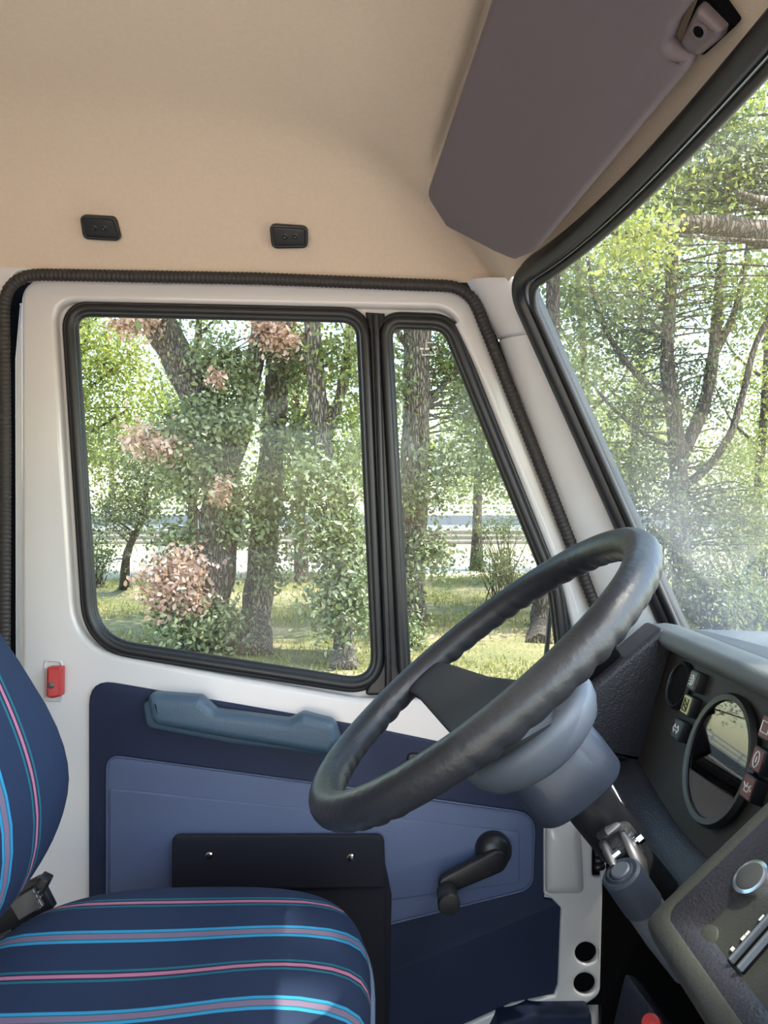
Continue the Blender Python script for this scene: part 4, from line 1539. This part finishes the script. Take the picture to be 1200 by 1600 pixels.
Y1 = 10.9
tree('broad leaning oak with thick grey trunk and pink dry leaf clusters', (318, 1012),
     ([(322, 960, Y1), (338, 870, Y1), (348, 760, Y1), (325, 660, Y1), (285, 570, Y1), (245, 500, Y1), (200, 400, Y1), (170, 250, Y1)], 0.31, 0.22),
     [([(346, 760, Y1), (372, 690, Y1 + .2), (388, 620, Y1 + .3), (404, 520, Y1 + .3), (408, 420, Y1 + .3)], 0.17, 0.11),
      ([(340, 850, Y1), (290, 770, Y1 - .3), (262, 700, Y1 - .4)], 0.05, 0.02),
      ([(320, 650, Y1), (355, 600, Y1 - .3), (372, 545, Y1 - .3)], 0.05, 0.02)],
     {'leaf_ivy': [blob(365, 590, 10.4, 34, 50, 450), blob(310, 665, 10.3, 70, 34, 700), blob(372, 655, 10.3, 40, 30, 330), blob(290, 735, 10.4, 66, 44, 620), blob(382, 790, 10.4, 44, 70, 560),
                   blob(300, 975, 10.2, 62, 34, 620), blob(352, 985, 10.3, 34, 34, 300), blob(330, 560, 10.2, 40, 26, 240), blob(275, 850, 10.4, 34, 40, 300)],
      'leaf_dry': [blob(205, 506, 10.2, 38, 12, 200, 0.1), blob(440, 525, 10.2, 30, 18, 210, 0.12), blob(415, 505, 10.2, 26, 12, 120, 0.1), blob(225, 688, 10.1, 26, 14, 150, 0.11), blob(262, 700, 10.1, 24, 14, 130, 0.11), blob(285, 890, 10.0, 40, 26, 330, 0.14), blob(250, 915, 10.0, 30, 30, 240, 0.13), blob(300, 930, 10.0, 26, 24, 140, 0.12), blob(262, 950, 10.1, 24, 16, 80, 0.12),
                   blob(340, 592, 10.0, 14, 10, 70, 0.06), blob(345, 768, 10.0, 12, 16, 110, 0.06)]},
     leaf_size=0.095, crown=[(-3.2, 4.6, 10.5, 3.0, 1.7, 5200, 'leaf_mid')], twigs=60)

tree('second oak trunk just right of the leaning oak', (392, 1022),
     ([(400, 960, 11.0), (408, 880, 11.1), (420, 760, 11.2), (430, 640, 11.2), (440, 520, 11.2), (448, 350, 11.2), (450, 200, 11.2)], 0.24, 0.15),
     [([(424, 720, 11.2), (470, 660, 11.0), (500, 600, 10.9)], 0.05, 0.02)],
     {'leaf_ivy': [blob(455, 570, 10.9, 34, 50, 380), blob(452, 690, 10.9, 26, 44, 240), blob(432, 800, 10.7, 24, 50, 320), blob(425, 880, 10.7, 20, 50, 240)],
      'leaf_mid': [blob(470, 560, 11.4, 40, 40, 300)]}, leaf_size=0.09, crown=[(-1.2, 4.9, 11.2, 2.2, 1.6, 3000, 'leaf_mid')], twigs=40)

tree('ivy clad tree standing close behind the divider post', (536, 1046),
     ([(538, 1000, 10.3), (542, 900, 10.3), (530, 800, 10.3), (505, 700, 10.4), (494, 600, 10.4), (488, 500, 10.4), (484, 360, 10.4)], 0.16, 0.11),
     [([(505, 700, 10.4), (532, 620, 10.5), (545, 540, 10.5), (552, 430, 10.5)], 0.09, 0.06)],
     {'leaf_ivy': [blob(505, 760, 9.9, 56, 44, 700), blob(520, 850, 9.8, 52, 60, 900), blob(530, 950, 9.7, 46, 46, 700), blob(560, 880, 9.7, 26, 80, 400)],
      'leaf_mid': [blob(535, 560, 10.2, 44, 50, 420), blob(558, 680, 10.2, 22, 70, 300), blob(470, 690, 10.4, 30, 40, 200)]}, leaf_size=0.09,
     crown=[(-0.6, 4.6, 10.0, 2.0, 1.5, 2600, 'leaf_mid')], twigs=50)

tree('small crooked sapling in front of the road at far left', (194, 918),
     ([(196, 880, 15.5), (204, 850, 15.6), (222, 812, 15.6), (229, 760, 15.6), (230, 700, 15.6)], 0.10, 0.04),
     [([(212, 835, 15.6), (180, 810, 15.5), (160, 790, 15.5)], 0.03, 0.015)],
     {'leaf_dark': [blob(200, 800, 15.4, 62, 34, 900, 0.2), blob(215, 740, 15.5, 50, 40, 700, 0.2), blob(160, 880, 15.2, 25, 22, 160, 0.18)]}, bark='bark2', leaf_size=0.09, twigs=30)

tree('yellow green tree filling the upper left of the door window', (60, 930),
     ([(70, 800, 16.0), (100, 640, 16.0), (130, 520, 16.0), (150, 380, 16.0)], 0.2, 0.12),
     [([(100, 640, 16.0), (160, 590, 15.8), (215, 545, 15.6)], 0.05, 0.02), ([(90, 700, 16.0), (150, 670, 15.8), (200, 640, 15.8)], 0.05, 0.02), ([(120, 560, 16.0), (165, 520, 15.8), (200, 490, 15.8)], 0.04, 0.02)],
     {'leaf_yellow': [blob(160, 560, 15.5, 75, 75, 2000, 0.25), blob(150, 690, 15.8, 75, 70, 1500, 0.25), blob(230, 640, 16.5, 60, 60, 700, 0.25), blob(20, 640, 16.0, 90, 130, 1500, 0.3), blob(-120, 620, 16.5, 100, 150, 1500, 0.3)]}, bark='bark2', leaf_size=0.10,
     crown=[(-7.0, 5.5, 16, 3.0, 2.0, 2600, 'leaf_yellow')], twigs=50)

tree('thick trunked tree seen through the left of quarter window', (634, 968),
     ([(640, 900, 12.0), (645, 800, 12.0), (650, 680, 12.0), (652, 560, 12.0), (658, 440, 12.0), (660, 300, 12.0)], 0.25, 0.19),
     [([(650, 660, 12.0), (685, 610, 12.0), (730, 560, 12.0), (770, 500, 12.0)], 0.06, 0.03), ([(648, 560, 12.0), (610, 500, 12.0)], 0.06, 0.04)],
     {'leaf_ivy': [blob(628, 600, 11.6, 18, 50, 140), blob(695, 720, 11.4, 44, 40, 480), blob(660, 775, 11.4, 40, 22, 260), blob(676, 860, 11.2, 26, 36, 320), blob(628, 915, 11.2, 18, 40, 160), blob(640, 1000, 10.6, 22, 26, 240)],
      'leaf_mid': [blob(690, 550, 12.3, 50, 36, 500), blob(745, 640, 12.2, 46, 60, 700), blob(770, 730, 12.4, 34, 44, 380), blob(720, 590, 12, 50, 40, 500)]}, leaf_size=0.09,
     crown=[(1.2, 5.0, 12, 2.4, 1.7, 3000, 'leaf_mid')], twigs=60)

tree('short bare trunk low behind the steering wheel rim', (842, 1005),
     ([(843, 975, 12.2), (846, 930, 12.2), (852, 880, 12.2), (858, 780, 12.2), (862, 600, 12.2), (865, 420, 12.2)], 0.17, 0.11), [],
     {'leaf_mid': [blob(868, 620, 12.0, 50, 110, 900, 0.2), blob(880, 800, 12.0, 40, 80, 500, 0.2)]}, bark='bark2', leaf_size=0.09, crown=[(3.0, 5.0, 12, 2.0, 1.6, 2000, 'leaf_mid')], twigs=20)

for (bx, by, px, py, Y, rx, ry, n, lab) in ((785, 915, 782, 884, 13.5, 46, 26, 420, 'low loose shrub on the grass before the guard rail'),
                                            (800, 880, 790, 822, 18.0, 52, 24, 380, 'twiggy shrub in front of the guard rail beam'),
                                            (150, 905, 152, 860, 17.0, 34, 26, 300, 'shrub at the left edge of the door window')):
    b = at_ground(bx, by)
    t = empty('shrub', b, lab, 'shrub')
    C = blob(px, py, Y, rx, ry, n, 0.14)
    leaf_cloud('foliage', C, 0.075, M['leaf_mid'], t)
    g = MB()
    for q in C[rng.integers(0, len(C), 22)]:
        q = Vector(q)
        b0 = Vector((P(px, py, Y).x + rng.normal() * 0.1, Y, gz(P(px, py, Y).x, Y) - 0.02))
        g.tube(catmull([b0, b0.lerp(q, 0.6) + Vector((rng.normal() * 0.08, 0, 0.05)), q], 3), [0.014, 0.013, 0.011, 0.009, 0.008, 0.006, 0.004], n=5)
    g.build('stems', M['bark2'], t, smooth=60)['kind'] = 'stuff'

YW = 13.0
tree('many stemmed tree in the middle of the windscreen', (1070, 965),
     ([(1068, 900, YW), (1062, 800, YW), (1060, 720, YW), (1052, 640, YW), (1042, 570, YW), (1046, 480, YW), (1052, 380, YW), (1050, 200, YW)], 0.20, 0.08),
     [([(1062, 720, YW), (1098, 640, YW), (1114, 560, YW), (1122, 470, YW), (1130, 380, YW), (1140, 250, YW)], 0.13, 0.06),
      ([(1064, 760, YW), (1100, 735, YW), (1140, 680, YW - .2), (1162, 610, YW - .2), (1180, 540, YW - .2), (1215, 470, YW - .2)], 0.09, 0.04),
      ([(1052, 640, YW), (1000, 590, YW), (960, 540, YW), (930, 470, YW), (915, 380, YW)], 0.07, 0.03),
      ([(1114, 560, YW), (1150, 480, YW), (1166, 400, YW), (1180, 300, YW)], 0.07, 0.03),
      ([(1060, 700, YW), (1010, 680, YW), (960, 640, YW), (925, 600, YW)], 0.05, 0.02),
      ([(1066, 860, YW), (1110, 800, YW), (1140, 760, YW)], 0.05, 0.02)],
     {'leaf_dark': [blob(1000, 640, 13.0, 76, 30, 500, 0.22), blob(980, 730, 12.7, 80, 50, 800, 0.22), blob(1090, 800, 12.5, 100, 36, 800, 0.22), blob(1090, 600, 13.1, 60, 70, 600, 0.22),
                    blob(1000, 540, 13.2, 80, 50, 560, 0.22), blob(1030, 760, 13.3, 60, 50, 500, 0.22)],
      'leaf_mid': [blob(930, 480, 12.9, 70, 70, 800, 0.22), blob(1050, 450, 13.3, 110, 60, 1000, 0.22), blob(1160, 480, 13.1, 70, 70, 700, 0.22), blob(1180, 810, 12.2, 66, 46, 800, 0.22), blob(1130, 720, 13.1, 60, 40, 340, 0.22)]},
     bark='bark2', leaf_size=0.085, crown=[(5.0, 5.2, 13, 3.6, 2.0, 5000, 'leaf_mid')], twigs=160)

tree('tree with a thick limb reaching across the upper right windscreen', None,
     ([(1620, 1180, 7.0), (1600, 900, 7.0), (1560, 650, 7.0), (1500, 480, 6.9), (1520, 250, 6.9), (1540, -100, 6.9)], 0.26, 0.16),
     [([(1505, 490, 6.9), (1400, 410, 6.5), (1280, 378, 6.2), (1190, 366, 6.0), (1120, 352, 5.8), (1060, 352, 5.7), (1000, 366, 5.6), (950, 362, 5.5)], 0.20, 0.012),
      ([(1300, 380, 6.2), (1230, 330, 6.0), (1150, 300, 5.7)], 0.05, 0.02)],
     {'leaf_dark': [blob(1180, 270, 6.9, 90, 50, 700, 0.18), blob(1130, 240, 7.0, 90, 60, 700, 0.18), blob(1040, 330, 6.8, 60, 26, 220, 0.16)],
      'leaf_yellow': [blob(1100, 300, 7.0, 100, 40, 420, 0.18), blob(1160, 180, 7.2, 90, 80, 700, 0.2), blob(985, 392, 6.4, 66, 20, 260, 0.12), blob(1010, 362, 5.45, 60, 16, 170, 0.10)]}, bark='bark2', leaf_size=0.066,
     crown=[(2.6, 4.6, 4.2, 2.4, 1.2, 2600, 'leaf_mid'), (2.2, 4.2, 0.6, 2.3, 1.0, 5200, 'leaf_mid'), (0.2, 4.6, 2.2, 1.8, 0.9, 2200, 'leaf_mid')], twigs=60)  # unseen crowns above the truck, added to keep the sun off the cab

# undergrowth low in the windscreen
for (px, py, Y, rx, ry, n, mk_, lab) in ((1110, 925, 11.5, 60, 60, 1500, 'leaf_dark', 'dark bush low in the windscreen right of the wheel rim'),
                                         (1010, 850, 14.0, 80, 50, 1300, 'leaf_dark', 'dark bush between wheel rim and windscreen seal'),
                                         (1200, 960, 10.5, 60, 50, 900, 'leaf_mid', 'mid green bush at the right edge above the dash'),
                                         (1170, 850, 15.0, 70, 40, 1100, 'leaf_mid', 'pale bush beneath the windscreen tree at right')):
    c = P(px, py, Y)
    t = empty('bush', (c.x, c.y, gz(c.x, c.y)), lab, 'bush')
    C = blob(px, py, Y, rx, ry, n, 0.2)
    leaf_cloud('foliage', C, 0.08, M[mk_], t)
    g = MB()
    for q in C[rng.integers(0, len(C), 40)]:
        q = Vector(q)
        b0 = Vector((c.x + rng.normal() * 0.15, c.y + rng.normal() * 0.1, gz(c.x, c.y) - 0.02))
        g.tube(catmull([b0, b0.lerp(q, 0.6) + Vector((rng.normal() * 0.1, 0, 0.06)), q], 3), [0.02, 0.018, 0.016, 0.013, 0.010, 0.008, 0.005], n=5)
    g.build('stems', M['bark2'], t, smooth=60)['kind'] = 'stuff'

# slimmer trees standing between the near ones and the road
for (px, Y, top, lean, mk_, lab) in ((300, 18.5, 470, 10, 'leaf_mid', 'slim tree between the leaning oak and the guard rail'),
                                     (470, 17.5, 470, -12, 'leaf_yellow', 'slim tree right of the second oak, before the rail'),
                                     (590, 18.0, 450, 12, 'leaf_mid', 'slim tree hidden mostly by the divider post'),
                                     (745, 20.0, 450, 8, 'leaf_yellow', 'slim tree in the middle of quarter window'),
                                     (930, 17.0, 400, -20, 'leaf_mid', 'slender leaning tree at left of the windscreen'),
                                     (985, 19.5, 400, 14, 'leaf_yellow', 'slender pale tree behind the many stemmed tree'),
                                     (1180, 19.0, 400, 20, 'leaf_yellow', 'slender tree at right of the windscreen behind the limb')):
    x0 = P(px, 800, Y).x
    z0 = gz(x0, Y)
    zt = P(px, top, Y).z
    nm = lab
    w = [(px, 800 - z0 * F / Y, Y), (px + lean * 0.2, 760, Y), (px + lean * 0.7, 640, Y), (px + lean, 520, Y), (px + lean * 1.6, top - 80, Y)]
    br = []
    for k in range(4):
        yy = 700 - 55 * k
        s = 1 if (k + int(px)) % 2 else -1
        br.append(([(px + lean * 0.6, yy, Y), (px + s * 35, yy - 40, Y), (px + s * 62, yy - 95, Y)], 0.045, 0.018))
    tree(lab, None, (w, 0.13, 0.07), br, {mk_: [blob(px + lean, 600, Y, 75, 100, 1300, 0.28), blob(px, 720, Y, 60, 50, 500, 0.28), blob(px + lean * 1.5, 460, Y, 80, 80, 800, 0.28)]}, bark='bark2', leaf_size=0.12, kite=True, twigs=30)

# sunlit trees beyond the road
k_ = 0
for i, (x, Y, h, w_, mk_) in enumerate(((-20, 56, 12, 5.5, 'leaf_yellow'), (-13, 51, 8.5, 4.6, 'leaf_far'), (-6, 55, 10.5, 5, 'leaf_far'), (0, 52, 7.5, 4.4, 'leaf_yellow'),
                                        (6.5, 54, 9, 4.6, 'leaf_far'), (12.5, 51, 8, 4.6, 'leaf_far'), (19, 56, 10, 5, 'leaf_yellow'), (26, 52, 7.5, 4.8, 'leaf_far'), (33, 56, 6.5, 5, 'leaf_far'))):
    ords = ('first', 'second', 'third', 'fourth', 'fifth', 'sixth', 'seventh', 'eighth', 'ninth', 'tenth', 'eleventh')
    t = empty('tree', (x, Y, -0.9), f'sunlit tree across the road, {ords[i]} from the left in the far row', 'tree', 'far row of sunlit trees')
    limb([Vector((x, Y, -0.9)), Vector((x + 0.2, Y, h * 0.3)), Vector((x, Y, h * 0.7))], 0.25, 0.1, 'trunk', M['bark2'], t, n=8)
    c = np.array((x, Y, h * 0.45))
    k = 190
    d = rng.normal(size=(k, 3))
    d /= np.linalg.norm(d, axis=1)[:, None]
    q = c + d * np.array([w_, 2.8, h * 0.55]) * (rng.uniform(0, 1, k) ** 0.4)[:, None]
    C = np.repeat(q, 22, 0) + rng.normal(size=(k * 22, 3)) * 0.45
    C = C[C[:, 2] > -0.85]
    leaf_cloud('foliage', C, 0.34, M[mk_], t, True)

# unseen crowns over the truck, added to shade the cab, hang on the limb tree
# grass
N = 60000
gx = rng.uniform(-6.5, 9, N)
gy = 7.5 + 11.5 * rng.uniform(0, 1, N) ** 1.2
dens = np.sin(gx * 1.7 + np.sin(gy * 1.3) * 2) + np.sin(gy * 2.1 + gx * 0.6) + rng.normal(size=N) * 0.8
keep = dens > -0.3
gx, gy = gx[keep], gy[keep]
N = len(gx)
zz = -2.0 + 0.56 * np.clip((gy - 8) / 14.0, 0, 1) + 0.05 * np.sin(gx * 0.9 + 1) * np.sin(gy * 0.6)
B = np.stack([gx, gy, zz - 0.01], 1)
hh_ = rng.uniform(0.04, 0.12, N)
a_ = rng.uniform(0, 2 * np.pi, N)
wv = np.stack([np.cos(a_), np.sin(a_), np.zeros(N)], 1) * 0.011
tip = np.stack([rng.normal(size=N) * 0.04, rng.normal(size=N) * 0.04, hh_], 1)
V = np.stack([B - wv, B + wv, B + tip], 1).reshape(-1, 3)
me = bpy.data.meshes.new('grass')
me.vertices.add(N * 3)
me.vertices.foreach_set('co', V.ravel())
me.loops.add(N * 3)
me.loops.foreach_set('vertex_index', np.arange(N * 3, dtype=np.int32))
me.polygons.add(N)
me.polygons.foreach_set('loop_start', np.arange(0, N * 3, 3, dtype=np.int32))
me.update(calc_edges=True)
tag(link('grass', me, M['grass'], None, 0), 'short green and straw coloured grass under the trees', 'grass', kind='stuff')
